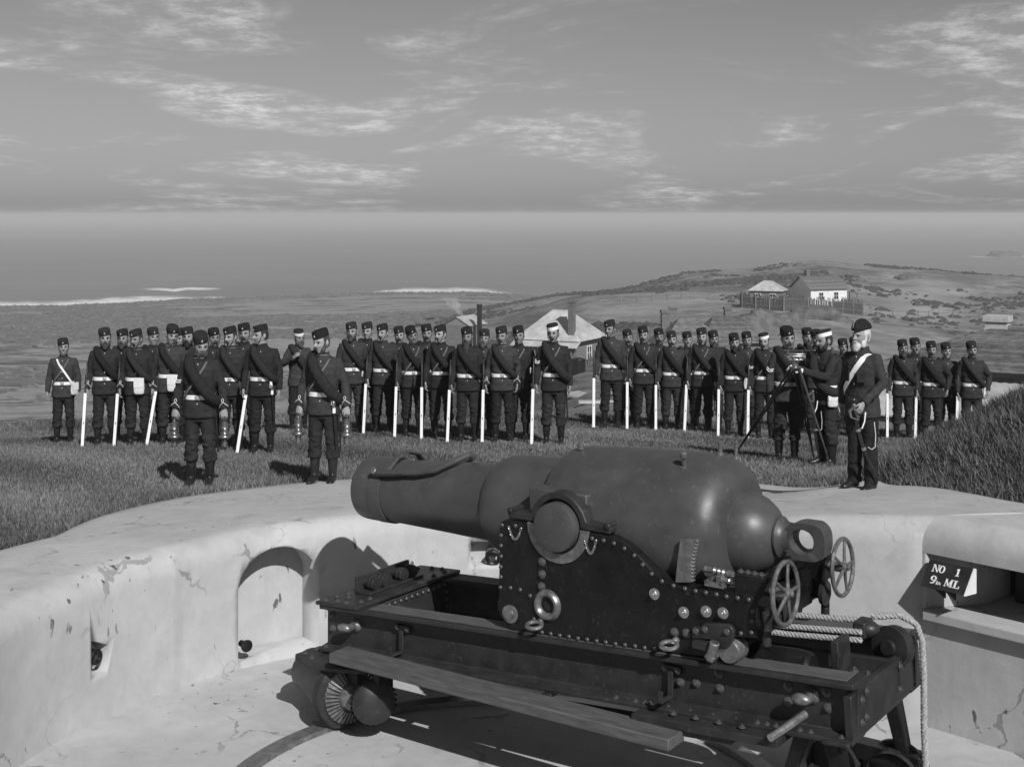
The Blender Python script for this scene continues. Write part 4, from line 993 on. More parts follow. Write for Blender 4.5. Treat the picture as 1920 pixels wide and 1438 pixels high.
def folds(me, amp, sc_, zlo=0, zhi=2):
    n = len(me.vertices); co = np.empty(n*3); me.vertices.foreach_get('co', co); co = co.reshape(-1, 3); no = np.empty(n*3); me.vertices.foreach_get('normal', no); no = no.reshape(-1, 3)
    for i in range(n):
        p = co[i]
        if zlo < p[2] < zhi: co[i] = p+no[i]*amp*mnoise.fractal(Vector((p[0]*sc_, p[1]*sc_, p[2]*sc_*1.6)), 1, 2, 2)
    me.vertices.foreach_set('co', co.ravel()); me.update(); return me
def tunic_mesh(pose, officer=False):
    mb = MB(); hem = .79 if not officer else .77
    mb.loft([ring_(0, .012, z, rx, ry, p=2.35) for z, rx, ry in ((hem, .205, .158), (.86, .200, .155), (.94, .190, .150), (1.02, .172, .138), (1.08, .176, .140), (1.18, .190, .148), (1.27, .202, .150), (1.34, .205, .138), (1.39, .172, .112), (1.42, .132, .096), (1.45, .095, .080), (1.475, .070, .072), (1.51, .067, .070))])
    for k in 'RL':
        a, e, w = arm_pts(pose, k); s_ = -1 if k == 'R' else 1
        end = w+(w-e).normalized()*.005
        mb.tube([a+Vector((-s_*.06, 0, .0)), a+Vector((0, 0, .005)), a.lerp(e, .3), a.lerp(e, .7), e, e.lerp(w, .4), e.lerp(w, .85), end], [.07, .074, .068, .060, .057, .054, .047, .048], 16)
    me = remeshed(mb, 'tunic', 'cloth_dark', .011, 5); return folds(me, .010, 9, .8, 1.42)
def trouser_mesh():
    mb = MB()
    mb.loft([ring_(0, .012, z, rx, ry) for z, rx, ry in ((.74, .165, .12), (.84, .175, .135), (.95, .168, .13), (1.04, .158, .125))])
    for s_ in (-1, 1): mb.loft([ring_(s_*x, y, z, rx, ry, 20, 2.2) for x, y, z, rx, ry in ((.115, .02, .285, .076, .083), (.113, .02, .31, .083, .09), (.11, .018, .36, .079, .085), (.108, .01, .42, .077, .083), (.105, .0, .50, .078, .084), (.098, .005, .62, .086, .092), (.09, .012, .74, .094, .11), (.085, .012, .84, .096, .12))])
    me = remeshed(mb, 'trousers', 'cloth_trouser', .011, 4); return folds(me, .022, 11, .0, .62)
def trouser_long():
    mb = MB()
    mb.loft([ring_(0, .012, z, rx, ry) for z, rx, ry in ((.74, .165, .12), (.84, .175, .135), (.95, .168, .13), (1.04, .158, .125))])
    for s_ in (-1, 1): mb.loft([ring_(s_*x, y, z, rx, ry, 20, 2.2) for x, y, z, rx, ry in ((.105, .015, .055, .072, .088), (.105, .02, .10, .069, .083), (.105, .02, .30, .073, .084), (.10, .01, .50, .078, .086), (.098, .005, .62, .086, .092), (.09, .012, .74, .094, .11), (.085, .012, .84, .096, .12))])
    me = remeshed(mb, 'trousers', 'cloth_trouser', .011, 4); return folds(me, .013, 8, .0, .7)
def boot_mesh(s_, tall=True):
    mb = MB(); x = s_*.113
    if tall: mb.loft([ring_(x, .025, z, rx, ry, 20) for z, rx, ry in ((.06, .046, .052), (.10, .047, .054), (.16, .052, .060), (.24, .058, .066), (.32, .061, .068), (.335, .058, .066))])
    rg = []
    for y, z, rx, rz in ((.085, .04, .030, .04), (.06, .045, .038, .045), (.0, .06, .040, .058), (-.06, .045, .043, .045), (-.11, .034, .046, .034), (-.16, .028, .040, .028), (-.19, .024, .024, .021)):
        rg.append([Vector((x+s_*.10*max(0, -y)+rx*math.cos(a), y, max(.004, z+rz*math.sin(a)))) for a in [2*math.pi*i/16 for i in range(16)]])
    mb.loft(rg)
    return remeshed(mb, 'boot', 'leather', .008, 3)
BODY = {}; BASEB = {}
def get_body(pose, yaw, pitch, roll):
    k = (pose, yaw, pitch, roll)
    if k not in BODY:
        if pose not in BASEB: BASEB[pose] = body_mesh(pose)
        BODY[k] = turned(BASEB[pose], R(yaw), R(pitch), R(roll))
    return BODY[k]
TUN = {}
def get_tunic(pose, off=False):
    if (pose, off) not in TUN: TUN[(pose, off)] = tunic_mesh(pose, off)
    return TUN[(pose, off)]
TRO = trouser_mesh(); TROL = trouser_long(); BOOT = {s_: boot_mesh(s_) for s_ in (-1, 1)}; SHOE = {s_: boot_mesh(s_, False) for s_ in (-1, 1)}
# caps
def cap_mesh(mats, band=False):
    mb = MB(); n = 32; M = Matrix.Translation((0, 0, 0))
    rg = []
    for z, rx, ry in ((.0, .082, .100), (.012, .0825, .1005), (.045, .0815, .0995), (.068, .080, .098), (.077, .074, .092), (.080, .05, .06)):
        rg.append(ring_(0, 0, z, rx, ry, n, 2.05))
    mb.loft(rg[:2]+[rg[2]], 1 if band else 0, cap=False); mb.loft(rg[2:], 0, cap=False); mb.add(rg[-1], [tuple(range(n))], 0)
    mb.ball((0, 0, .082), (.008, .008, .006), 10, 6)
    return mb.mesh('forage_cap', mats, 50)
CAPD = cap_mesh(['cloth_roll'], False); CAPW = cap_mesh(['cloth_roll', 'white_belt'], True)
def badge_m():
    mb = MB(); mb.ball((0, 0, 0), (.011, .005, .013), 10, 8); mb.ball((.004, -.002, .012), (.006, .004, .006), 8, 6); return mb.mesh('cap_badge', 'gilt', 60)
BADGE = badge_m()
def glengarry():
    mb = MB(); rg = []
    for y, h in ((-.125, .02), (-.11, .07), (-.07, .095), (0, .105), (.06, .09), (.10, .06), (.118, .015)):
        w = .078*math.sqrt(max(.02, 1-(y/.128)**2)); rg.append([Vector((w, y, 0)), Vector((w*.97, y, h*.45)), Vector((w*.55, y, h*.85)), Vector((.004, y, h)), Vector((-.004, y, h)), Vector((-w*.55, y, h*.85)), Vector((-w*.97, y, h*.45)), Vector((-w, y, 0))])
    mb.loft(rg)
    me = remeshed(mb, 'folding_cap', 'cloth_roll', .007, 2); return me
GLEN = glengarry()
mb = MB(); mb.tube([(.0, -.128, .03), (.0, -.11, .078), (.0, -.07, .103), (0, 0, .112), (0, .06, .097), (0, .10, .066)], .004, 6); GPIPE = mb.mesh('cap_piping', 'gilt', 60)
def strap_m():
    mb = MB(); mb.tube([(-.079, -.012, 1.665), (-.077, -.035, 1.60), (-.062, -.055, 1.54), (-.035, -.092, 1.497), (0, -.106, 1.487), (.035, -.092, 1.497), (.062, -.055, 1.54), (.077, -.035, 1.60), (.079, -.012, 1.665)], .0045, 6); return mb.mesh('chin_strap', 'leather', 60)
CHIN = strap_m()
# hair and whiskers (head space)
def lump(name, mats, blobs, vox=.007, sm=2):
    mb = MB()
    for c, r in blobs: mb.ball(c, r, 16, 11)
    return remeshed(mb, name, mats, vox, sm)
HAIR = {}; 
for hm in ('hair', 'hair_light', 'hair_white'):
    mb = MB(); b0 = MB(); b0.ball((0, .010, 1.612), (.0775, .0935, .120), 24, 18); keep = []
    for f in b0.f:
        c = sum((Vector(b0.v[i]) for i in f), Vector())/len(f)
        if (c.y > .0 and c.z > 1.56) or (c.y > -.03 and c.z > 1.585 and abs(c.x) > .06) or c.z > 1.69: keep.append(f)
    mb.add(b0.v, keep); me = mb.mesh('hair', hm, 80); HAIR[hm] = me
def brows(m_):
    mb = MB()
    for s_ in (-1, 1): mb.tube([(s_*.014, -.096, 1.622), (s_*.032, -.094, 1.627), (s_*.050, -.080, 1.620)], [.004, .0048, .003], 6)
    return mb.mesh('eyebrows', m_, 80)
BROW = {m_: brows(m_) for m_ in HAIR}
def eyem():
    mb = MB(); mb.ball((0, 0, 0), (.0095, .006, .0055), 10, 8); return mb.mesh('eye', 'eye', 80)
EYE = eyem()
FACE = {}
for hm in ('hair', 'hair_light', 'hair_white'):
    FACE['moustache', hm] = lump('moustache', hm, [((s_*.012, -.103, 1.551), (.016, .010, .009)) for s_ in (-1, 1)]+[((s_*.030, -.094, 1.545), (.014, .010, .008)) for s_ in (-1, 1)], .005)
    FACE['beard', hm] = lump('beard', hm, [((0, -.076, 1.505), (.048, .036, .042)), ((0, -.085, 1.485), (.035, .030, .035)), ((0, -.100, 1.549), (.034, .012, .010))]+[((s_*.056, -.036, 1.530), (.020, .036, .040)) for s_ in (-1, 1)]+[((s_*.068, -.012, 1.575), (.010, .018, .035)) for s_ in (-1, 1)])
    FACE['long_beard', hm] = lump('beard', hm, [((0, -.080, 1.500), (.055, .040, .048)), ((0, -.098, 1.450), (.052, .036, .060)), ((0, -.108, 1.400), (.036, .028, .045)), ((0, -.100, 1.549), (.036, .012, .011))]+[((s_*.056, -.036, 1.530), (.022, .038, .042)) for s_ in (-1, 1)]+[((s_*.068, -.012, 1.575), (.010, .018, .035)) for s_ in (-1, 1)])
    FACE['whiskers', hm] = lump('whiskers', hm, [((s_*.058, -.036, 1.535), (.018, .034, .034)) for s_ in (-1, 1)]+[((s_*.068, -.014, 1.575), (.010, .018, .035)) for s_ in (-1, 1)]+[((s_*.016, -.103, 1.549), (.024, .010, .009)) for s_ in (-1, 1)])
# kit
def loop(z0, pts, r, flat, mats, name, n=10):
    mb = MB(); P = []
    m = len(pts)
    for i in range(m):
        a, b, c, d = [Vector(pts[(i+k) % m]) for k in (-1, 0, 1, 2)]
        for t in (0, .25, .5, .75): P.append(.5*((2*b)+(c-a)*t+(2*a-5*b+4*c-d)*t*t+(3*b-a-3*c+d)*t**3))
    mb.tube(P, r, n, True, flat=flat); return mb.mesh(name, mats, 60)
ROLL = loop(0, [(-.125, -.02, 1.445), (-.085, -.125, 1.36), (.02, -.172, 1.22), (.135, -.155, 1.085), (.208, -.03, 1.01), (.19, .11, 1.03), (.07, .175, 1.19), (-.06, .15, 1.36), (-.12, .06, 1.445)], .054, .9, 'cloth_roll', 'rolled_greatcoat', 14)
ROLLB = loop(0, [(-.120, -.02, 1.445), (-.085, -.128, 1.36), (.02, -.182, 1.21), (.145, -.165, 1.06), (.218, -.03, .97), (.20, .11, 1.0), (.07, .180, 1.19), (-.06, .15, 1.36), (-.12, .06, 1.445)], .066, .9, 'cloth_roll', 'rolled_greatcoat', 14)
def belt_mesh():
    mb = MB(); rg = []
    for z, e in ((1.000, .004), (1.002, .009), (1.050, .009), (1.052, .004)): rg.append(ring_(0, .012, z, .1745+e, .140+e, 40, 2.35))
    mb.loft(rg, cap=False); return mb.mesh('waist_belt', 'white_belt', 40)
BELT = belt_mesh()
def buckle_m():
    mb = MB(); mb.box((0, -.142, 1.026), (.058, .012, .046)); mb.lathe([(0, .018), (.004, .018), (.006, .012)], 16, frameX((0, -.147, 1.026), (0, -1, 0))); return mb.mesh('buckle', 'gilt', 40)
BUCK = buckle_m()
def button_m():
    mb = MB(); mb.ball((0, 0, 0), (.0095, .005, .0095), 10, 7); return mb.mesh('button', 'gilt', 60)
BUTT = button_m()
def sash(path, w, mats, name, th=.004):
    """a flat strap following points over the body"""
    P = []; pts = [Vector(p) for p in path]; m = len(pts)
    for i in range(m-1):
        a, b, c, d = pts[max(0, i-1)], pts[i], pts[i+1], pts[min(m-1, i+2)]
        for t in (0, .25, .5, .75): P.append(.5*((2*b)+(c-a)*t+(2*a-5*b+4*c-d)*t*t+(3*b-a-3*c+d)*t**3))
    P.append(pts[-1]); rings = []
    for i, p in enumerate(P):
        T = (P[min(i+1, len(P)-1)]-P[max(i-1, 0)]).normalized(); nrm = Vector((p.x*.6, p.y-.012, .0)); 
        if p.z > 1.40: nrm = Vector((p.x*.3, p.y*.4, .2))
        nrm = (nrm-T*nrm.dot(T)).normalized(); sd_ = T.cross(nrm)
        rings.append([p+sd_*w/2, p+sd_*w/2+nrm*th, p-sd_*w/2+nrm*th, p-sd_*w/2])
    mb = MB(); mb.loft(rings); return mb.mesh(name, mats, 40)
HSTRAP = sash([(-.10, -.06, 1.425), (-.05, -.125, 1.34), (.04, -.152, 1.22), (.12, -.140, 1.10), (.185, -.07, .98), (.205, -.01, .92)], .032, 'white_belt', 'haversack_strap')
XSTRAP = sash([(.10, -.06, 1.425), (.055, -.125, 1.34), (-.04, -.152, 1.20), (-.12, -.142, 1.09), (-.185, -.06, .98)], .022, 'strap_grey', 'cross_strap')
OSASH = sash([(.125, .02, 1.435), (.105, -.07, 1.42), (.06, -.135, 1.34), (-.02, -.158, 1.22), (-.10, -.152, 1.10), (-.17, -.09, 1.02), (-.19, .02, .98)], .055, 'white_belt', 'shoulder_belt')
OBACK = sash([(.125, .02, 1.435), (.09, .11, 1.37), (.0, .158, 1.22), (-.11, .155, 1.08), (-.19, .04, .98)], .055, 'white_belt', 'shoulder_belt')
def bag_mesh(c, w, h, d, rz=0):
    mb = MB(); Rz = Matrix.Rotation(rz, 3, 'Z')
    rg = []
    for t, k, dd in ((0, .55, .35), (.04, .78, .7), (.12, .94, .95), (.4, 1, 1.1), (.75, .95, .8), (1, .86, .35)):
        rg.append([Vector(c)+Rz @ Vector((w/2*k*math.copysign(abs(math.cos(a))**.5, math.cos(a)), d/2*dd*math.copysign(abs(math.sin(a))**.7, math.sin(a)), -h/2+h*t)) for a in [2*math.pi*i/20 for i in range(20)]])
    mb.loft(rg); mb.loft([[Vector(c)+Rz @ Vector((x*w/2, y, z)) for x, y, z in ((-.94, -d/2-.004, h*.52), (.94, -d/2-.004, h*.52), (.94, d/2*.3, h*.54), (-.94, d/2*.3, h*.54))], [Vector(c)+Rz @ Vector((x*w/2, y, z)) for x, y, z in ((-.90, -d/2-.008, -h*.08), (.90, -d/2-.008, -h*.08), (.90, -d/2*.7, -h*.08), (-.90, -d/2*.7, -h*.08))]])
    return mb.mesh('haversack', 'canvas', 60)
BAGF = bag_mesh((.06, -.185, .93), .17, .24, .05); BAGS = bag_mesh((.215, -.03, .88), .15, .20, .05, R(75)); BAGH = bag_mesh((.20, -.10, .93), .15, .20, .05, R(50))
def frog():
    mb = MB(); mb.box((.155, -.125, .965), (.035, .02, .11), Matrix.Rotation(R(35), 3, 'Z')); mb.lathe([(0, .022), (.06, .024), (.075, .016)], 14, frameX((.17, -.13, .885), (0, 0, 1)), 1); mb.box((.172, -.128, .85), (.034, .022, .06), Matrix.Rotation(R(35), 3, 'Z'), 2)
    mb.tube([(.172, -.12, .85), (.18, -.10, .62), (.185, -.08, .42)], [.013, .012, .008], 8, mi=3); return mb.mesh('bayonet_frog', ['white_belt', 'brass', 'white_belt', 'leather'], 40)
FROG = frog()
def scabbard():
    mb = MB(); mb.tube([(.185, -.03, .98), (.20, -.01, .70), (.215, .02, .38)], [.014, .013, .009], 8); return mb.mesh('bayonet_scabbard', 'leather', 40)
SCAB = scabbard()
def bottle_m():
    mb = MB(); rg = [ring_(-.222, .0, z, rx, ry, 18) for z, rx, ry in ((.80, .015, .03), (.83, .032, .058), (.92, .040, .066), (1.0, .028, .045), (1.04, .013, .013), (1.07, .013, .013))]; mb.loft(rg); return mb.mesh('water_bottle', 'wood_dark', 50)
BOTT = bottle_m()
def braid(pose, k):
    a, e, w = arm_pts(pose, k); ax = (w-e).normalized(); s_ = -1 if k == 'R' else 1; mb = MB()
    f = Vector((0, -1, 0)); f = (f-ax*f.dot(ax)).normalized(); g = ax.cross(f); c = w-ax*.02; r = .054
    P = []
    for i in range(9):
        t = -75+150*i/8; q = f*math.cos(R(t))+g*math.sin(R(t)); P.append(c-ax*(.045*(1-abs(t)/75))+q*r)
    mb.tube(P, .0034, 6)
    cc = c-ax*.068+f*(r+.001); mb.tube([cc+ax*.02*math.cos(2*math.pi*i/12)+g*.013*math.sin(2*math.pi*i/12) for i in range(12)], .0034, 6, True)
    return mb.mesh('cuff_braid', 'white_belt', 60)
def chevrons(pose, k, n_):
    a, e, w = arm_pts(pose, k); ax = (e-a).normalized(); mb = MB(); f = Vector((-.75 if k == 'R' else .75, -1, 0)); f = (f-ax*f.dot(ax)).normalized(); g = ax.cross(f)
    for j in range(n_):
        c = a.lerp(e, .62)+ax*(.026*j); P = [c+ax*(.025*(1-abs(t)/45))+(f*math.cos(R(t))+g*math.sin(R(t)))*.0665 for t in (-45, -22, 0, 22, 45)]; mb.tube(P, .0075, 6)
    return mb.mesh('chevrons', 'white_belt', 60)
BRA = {}; CHV = {}
def collar_m():
    mb = MB(); rg = [ring_(0, .010, 1.468, .0745, .0765, 28), ring_(0, .006, 1.505, .071, .0735, 28)]
    for r_ in rg: mb.tube([p+Vector((0, 0, 0)) for p in r_], .0035, 5, True)
    return mb.mesh('collar_braid', 'gilt', 60)
COLL = collar_m()
def epaul(s_):
    mb = MB(); mb.box((s_*.145, .01, 1.424), (.11, .045, .010), Matrix.Rotation(R(24*s_), 3, 'Y')); return mb.mesh('shoulder_strap', 'cloth_roll', 40)
EPA = {s_: epaul(s_) for s_ in (-1, 1)}
def pocket(s_):
    mb = MB(); mb.box((s_*.10, -.150, 1.20), (.10, .014, .11), Matrix.Rotation(R(18*s_), 3, 'Z')); mb.box((s_*.10, -.156, 1.245), (.105, .012, .035), Matrix.Rotation(R(18*s_), 3, 'Z')); return mb.mesh('pocket', 'cloth_dark', 40)
POCK = {s_: pocket(s_) for s_ in (-1, 1)}
def gloves(pose):
    me = []
    for k in 'RL':
        mb = MB(); a, e, w = arm_pts(pose, k); _, _, d, pn, cu = POSE[pose][k]; hand_mb(mb, w, d, pn, 1 if k == 'R' else -1, cu, 1.16); mb.lathe([(-.05, .036), (.0, .032), (.02, .034)], 14, frameX(w, d)); me.append(remeshed(mb, 'glove', 'glove', .0065, 2))
    return me
GLOV = {}
PEOPLE = []
def person(label, u, vt, vf, yaw=0, look=(0, 0, 0), pose='order', face=None, hair='hair', cap='plain', kit=('roll', 'belt'), group=None, vis='full', total=1.768):
    """u: column of the body, vt: top of the cap, vf: the soles"""
    yaw += rnd.uniform(-6, 6)
    if pose == 'order' and len(PEOPLE) % 3 == 1: pose = 'order2'
    g = hit(u, vf, ptop); sc_ = (vf-vt)/F*g.y/total
    # camera looks down on the figure: the soles nearest the camera sit a little lower than the ankle line
    look = tuple(look)+(0,)*(3-len(look))
    o = link('person', get_body(pose, *look)); o.location = g; o.scale = (sc_*.94, sc_*.96, sc_); o.rotation_euler = (0, 0, R(yaw))
    HM = headM(*[R(q) for q in look])
    def ch(n_, me, M=None): return link(n_, me, o, M=M)
    off = 'officer' in kit
    ch('tunic', get_tunic(pose, off)); ch('trousers', TROL if off else TRO)
    for s_ in (-1, 1): ch('boot' if not off else 'shoe', (SHOE if off else BOOT)[s_])
    ch('hair', HAIR[hair], HM); ch('eyebrows', BROW[hair], HM)
    for s_ in (-1, 1): ch('eye', EYE, HM @ Matrix.Translation((s_*.031, -.0865, 1.604)))
    if face: ch({'moustache': 'moustache', 'whiskers': 'whiskers'}.get(face, 'beard'), FACE[face, hair], HM)
    tilt = Matrix.Translation((-.008, .004, 1.655)) @ Matrix.Rotation(R(-8), 4, 'Y') @ Matrix.Rotation(R(7), 4, 'X')
    if cap == 'folding':
        c = ch('folding_cap', GLEN, HM @ Matrix.Translation((0, 0, 1.665)) @ Matrix.Rotation(R(5), 4, 'X')); link('cap_piping', GPIPE, c)
    else:
        c = ch('forage_cap', CAPW if cap == 'white' else CAPD, HM @ tilt)
        if cap != 'white': link('cap_badge', BADGE, c, M=Matrix.Translation((.0, -.1005, .030)))
        ch('chin_strap', CHIN, HM)
    if 'roll' in kit: ch('rolled_greatcoat', ROLL)
    if 'bigroll' in kit: ch('rolled_greatcoat', ROLLB)
    if 'belt' in kit: b_ = ch('waist_belt', BELT); link('buckle', BUCK, b_)
    if 'strap' in kit: ch('haversack_strap', HSTRAP)
    if 'cross' in kit: ch('cross_strap', XSTRAP)
    for n_, me in (('bagf', BAGF), ('bags', BAGS), ('bagh', BAGH)):
        if n_ in kit: ch('haversack', me)
    if 'frog' in kit: ch('bayonet_frog', FROG)
    if 'scab' in kit: ch('bayonet_scabbard', SCAB)
    if 'bottle' in kit: ch('water_bottle', BOTT)
    if 'braid' in kit:
        for k in 'RL':
            if (pose, k) not in BRA: BRA[pose, k] = braid(pose, k)
            ch('cuff_braid', BRA[pose, k])
    if 'chev' in kit:
        k = (pose, 'R')
        if k not in CHV: CHV[k] = chevrons(pose, 'R', 2)
        ch('chevrons', CHV[k])
    if 'chevl' in kit:
        k = (pose, 'L')
        if k not in CHV: CHV[k] = chevrons(pose, 'L', 2)
        ch('chevrons', CHV[k])
    if 'collar' in kit: ch('collar_braid', COLL)
    if 'gloves' in kit:
        if pose not in GLOV: GLOV[pose] = gloves(pose)
        for me in GLOV[pose]: ch('glove', me)
    if off:
        ch('shoulder_belt', OSASH); ch('shoulder_belt', OBACK)
        for s_ in (-1, 1): ch('pocket', POCK[s_])
    for s_ in (-1, 1): ch('shoulder_strap', EPA[s_])
    for z, y in ((1.40, -.108), (1.31, -.140), (1.22, -.158), (1.12, -.150), (.955, -.146)): ch('button', BUTT, Matrix.Translation((0, y, z)))
    tag(o, label, 'person', group); PEOPLE.append((o, g, sc_, yaw)); return o
# rifle: butt on the ground, white sling drawn tight along its front
def rifle_parts():
    r = {}
    mb = MB(); rg = []
    for z, y, rx, ry in ((.0, .0, .020, .055), (.03, .0, .021, .056), (.20, .012, .020, .036), (.30, .022, .018, .024), (.36, .020, .019, .028), (.60, .022, .018, .024), (.95, .024, .015, .019), (1.14, .025, .013, .016), (1.15, .025, .010, .012)):
        rg.append(ring_(0, y, z, rx, ry, 14))
    mb.loft(rg); r['stock'] = mb.mesh('stock', 'wood_dark', 60)
    mb = MB(); mb.lathe([(0, .013), (.86, .0095), (.862, .006)], 12, frameX((0, .030, .40), (0, 0, 1))); r['barrel'] = mb.mesh('barrel', 'steel_dark', 60)
    mb = MB(); mb.box((0, .020, .385), (.034, .06, .12)); mb.tube([(0, -.01, .40), (0, -.045, .38), (0, -.04, .33), (0, -.01, .31)], .005, 6); r['action'] = mb.mesh('action', 'steel_dark', 40)
    mb = MB(); mb.hexa([Vector((-.021, -.066, .015)), Vector((.021, -.066, .015)), Vector((.021, -.060, .015)), Vector((-.021, -.060, .015)), Vector((-.021, -.016, .80)), Vector((.021, -.016, .80)), Vector((.021, -.010, .80)), Vector((-.021, -.010, .80))]); r['sling'] = mb.mesh('sling', 'white_belt', 40)
    for i, z in enumerate((.62, .82, 1.02)): mb = MB(); mb.lathe([(-.008, .023), (.008, .023)], 14, frameX((0, .026, z), (0, 0, 1))); r['band', i] = mb.mesh('band', 'steel_dark', 40)
    return r
RIFLE = rifle_parts()
def rifle(label, o, du=0, lean=0, side=-1, dx=-.305, dy=-.13):
    sc_ = o.scale[2]; M = Matrix.Rotation(o.rotation_euler.z, 3, 'Z'); p = Vector(o.location)+M @ Vector((dx, dy, 0))*sc_
    p.z = ptop(p.x, p.y)+.004
    root = empty('rifle', p, o.rotation_euler.z*.5); root.scale = (sc_,)*3; root.rotation_euler = (R(-4), R(lean), o.rotation_euler.z*.6)
    for k, me in RIFLE.items(): link(k if isinstance(k, str) else k[0], me, root)
    return tag(root, label, 'rifle', 'rifles held by the front rank')
# ------------------------------------------------ the men, left to right
K = ('roll', 'belt')
GL_, GM_, GR_ = 'soldiers in the left block', 'soldiers in the middle block', 'soldiers in the right block'
P = {}
P['L0'] = person('young man without greatcoat roll at the far left edge of the ranks', 119, 634, 833, 12, (8, 0), face=None, kit=('belt', 'strap', 'cross', 'bagh'), group=GL_)
P['L2'] = person('full-bearded rear-rank soldier, second head from the left of the left block', 231, 617, 829, 5, (0, 0), face='beard', kit=K, group=GL_)
P['L4'] = person('clean-shaven rear-rank soldier behind the man with the hanging white haversack', 287, 614, 826, 8, (20, 0), kit=K, group=GL_)
P['L6'] = person('rear-rank soldier whose face is half hidden behind a dark bearded comrade', 337, 616, 828, 0, (0, 4), kit=K, group=GL_)
P['L7'] = person('dark bearded soldier standing just behind the leftmost lantern bearer', 353, 613, 832, 0, (0, 0), face='beard', kit=K, group=GL_)
P['L8'] = person('fair moustached rear-rank soldier right of the leftmost lantern bearer', 401, 615, 832, 6, (20, 0), face='moustache', kit=K, group=GL_)
P['L10'] = person('moustached rear-rank soldier between two men near the right of the left block', 459, 606, 834, 4, (0, 0), face='moustache', kit=K, group=GL_)
P['L1'] = person('bearded soldier with diagonal white strap, leftmost of the front rank', 197, 615, 838, 14, (4, 2), face='beard', kit=K+('strap', 'braid', 'scab'), group=GL_)
P['L3'] = person('moustached soldier with a white haversack hanging before his right thigh', 258, 617, 838, 10, (-24, 4), face='moustache', kit=K+('strap', 'bagf', 'braid', 'collar', 'scab'), group=GL_)
P['L5'] = person('clean-shaven soldier bowing his head over a broad white haversack', 319, 608, 836, 8, (22, 10, 8), kit=K+('bagf', 'collar', 'scab'), group=GL_)
P['L9'] = person('soldier glancing left with brass cup at his belt, right of the leftmost lantern bearer', 434, 612, 845, 6, (-24, 2), face='moustache', kit=K+('strap', 'frog', 'braid', 'collar'), group=GL_)
P['L11'] = person('clean-shaven soldier in profile, rightmost front man of the left block', 492, 608, 849, 2, (-48, 2), kit=K+('frog',), group=GL_)
P['L12'] = person('man in white-banded cap with a roll raised on his shoulder, between the blocks', 560, 617, 808, 25, (10, 4), 'raised', face='beard', hair='hair_light', cap='white', kit=('bigroll', 'strap', 'chevl', 'bags'))
P['N1'] = person('soldier in front of the ranks looking down, nearest the left edge, two lanterns in hand', 375, 621, 911, -4, (24, 12), 'lamps', face='moustache', hair='hair_light', kit=('bigroll', 'belt', 'cross', 'chev', 'braid', 'scab', 'collar'), group='lantern bearers')
P['N2'] = person('fair whiskered lantern bearer standing at the edge of the concrete by the gun muzzle', 606, 616, 905, -4, (-26, 6), 'lamps', face='whiskers', hair='hair_light', kit=('bigroll', 'belt', 'cross', 'bottle', 'braid', 'scab', 'collar', 'frog'), group='lantern bearers')
for k, lab, u, vt, vf, lk, fc in (('M2', 'clean-shaven rear-rank soldier, second from the left of the middle block', 690, 604, 806, (-10, 0), None), ('M4', 'moustached rear-rank soldier peering between two front men of the middle block', 749, 612, 808, (0, 0), 'moustache'), ('M6', 'dark moustached rear-rank soldier in the centre of the middle block', 801, 608, 812, (-6, 0), 'moustache')):
    P[k] = person(lab, u, vt, vf, 0, lk, face=fc, kit=K, group=GM_)
P['M9'] = person('fair bearded rear-rank soldier with tilted head beside the long-bearded man', 906, 617, 818, 5, (-10, 0, 10), face='beard', hair='hair_light', kit=K, group=GM_)
P['M11'] = person('clean-shaven rear-rank soldier without greatcoat roll at the right end of the middle block', 973, 611, 826, -6, (0, 0), kit=('cross', 'scab'), group=GM_)
P['M1'] = person('bearded soldier with brass cup at his belt, leftmost of the middle block', 661, 604, 812, 10, (-24, 0), face='beard', kit=K+('strap', 'frog', 'scab'), group=GM_)
P['M3'] = person('moustached soldier second in the front rank of the middle block', 719, 607, 812, 6, (-24, 0), face='moustache', kit=K+('strap', 'scab'), group=GM_)
P['M5'] = person('smiling clean-shaven soldier with head tilted in the middle block', 774, 611, 818, 6, (10, 4, -10), kit=K+('strap', 'cross', 'scab'), group=GM_)
P['M7'] = person('soldier in profile with white strap high on the chest in the middle block', 828, 609, 822, 4, (-36, 0), face='moustache', kit=K+('strap', 'cross'), group=GM_)
P['M8'] = person('soldier with a very long dark beard in the middle block', 877, 613, 828, 4, (-10, 2), face='long_beard', kit=K+('strap', 'scab'), group=GM_)
P['M10'] = person('moustached soldier with white cuff braid right of the long-bearded man', 942, 612, 828, 4, (-16, 0), face='moustache', kit=K+('strap', 'braid', 'collar', 'scab'), group=GM_)
P['SG'] = person('sergeant in white-banded cap with chevrons standing alone in the centre', 1038, 606, 834, -4, (-10, 0), face='moustache', cap='white', kit=('bigroll', 'belt', 'cross', 'chev', 'scab'))
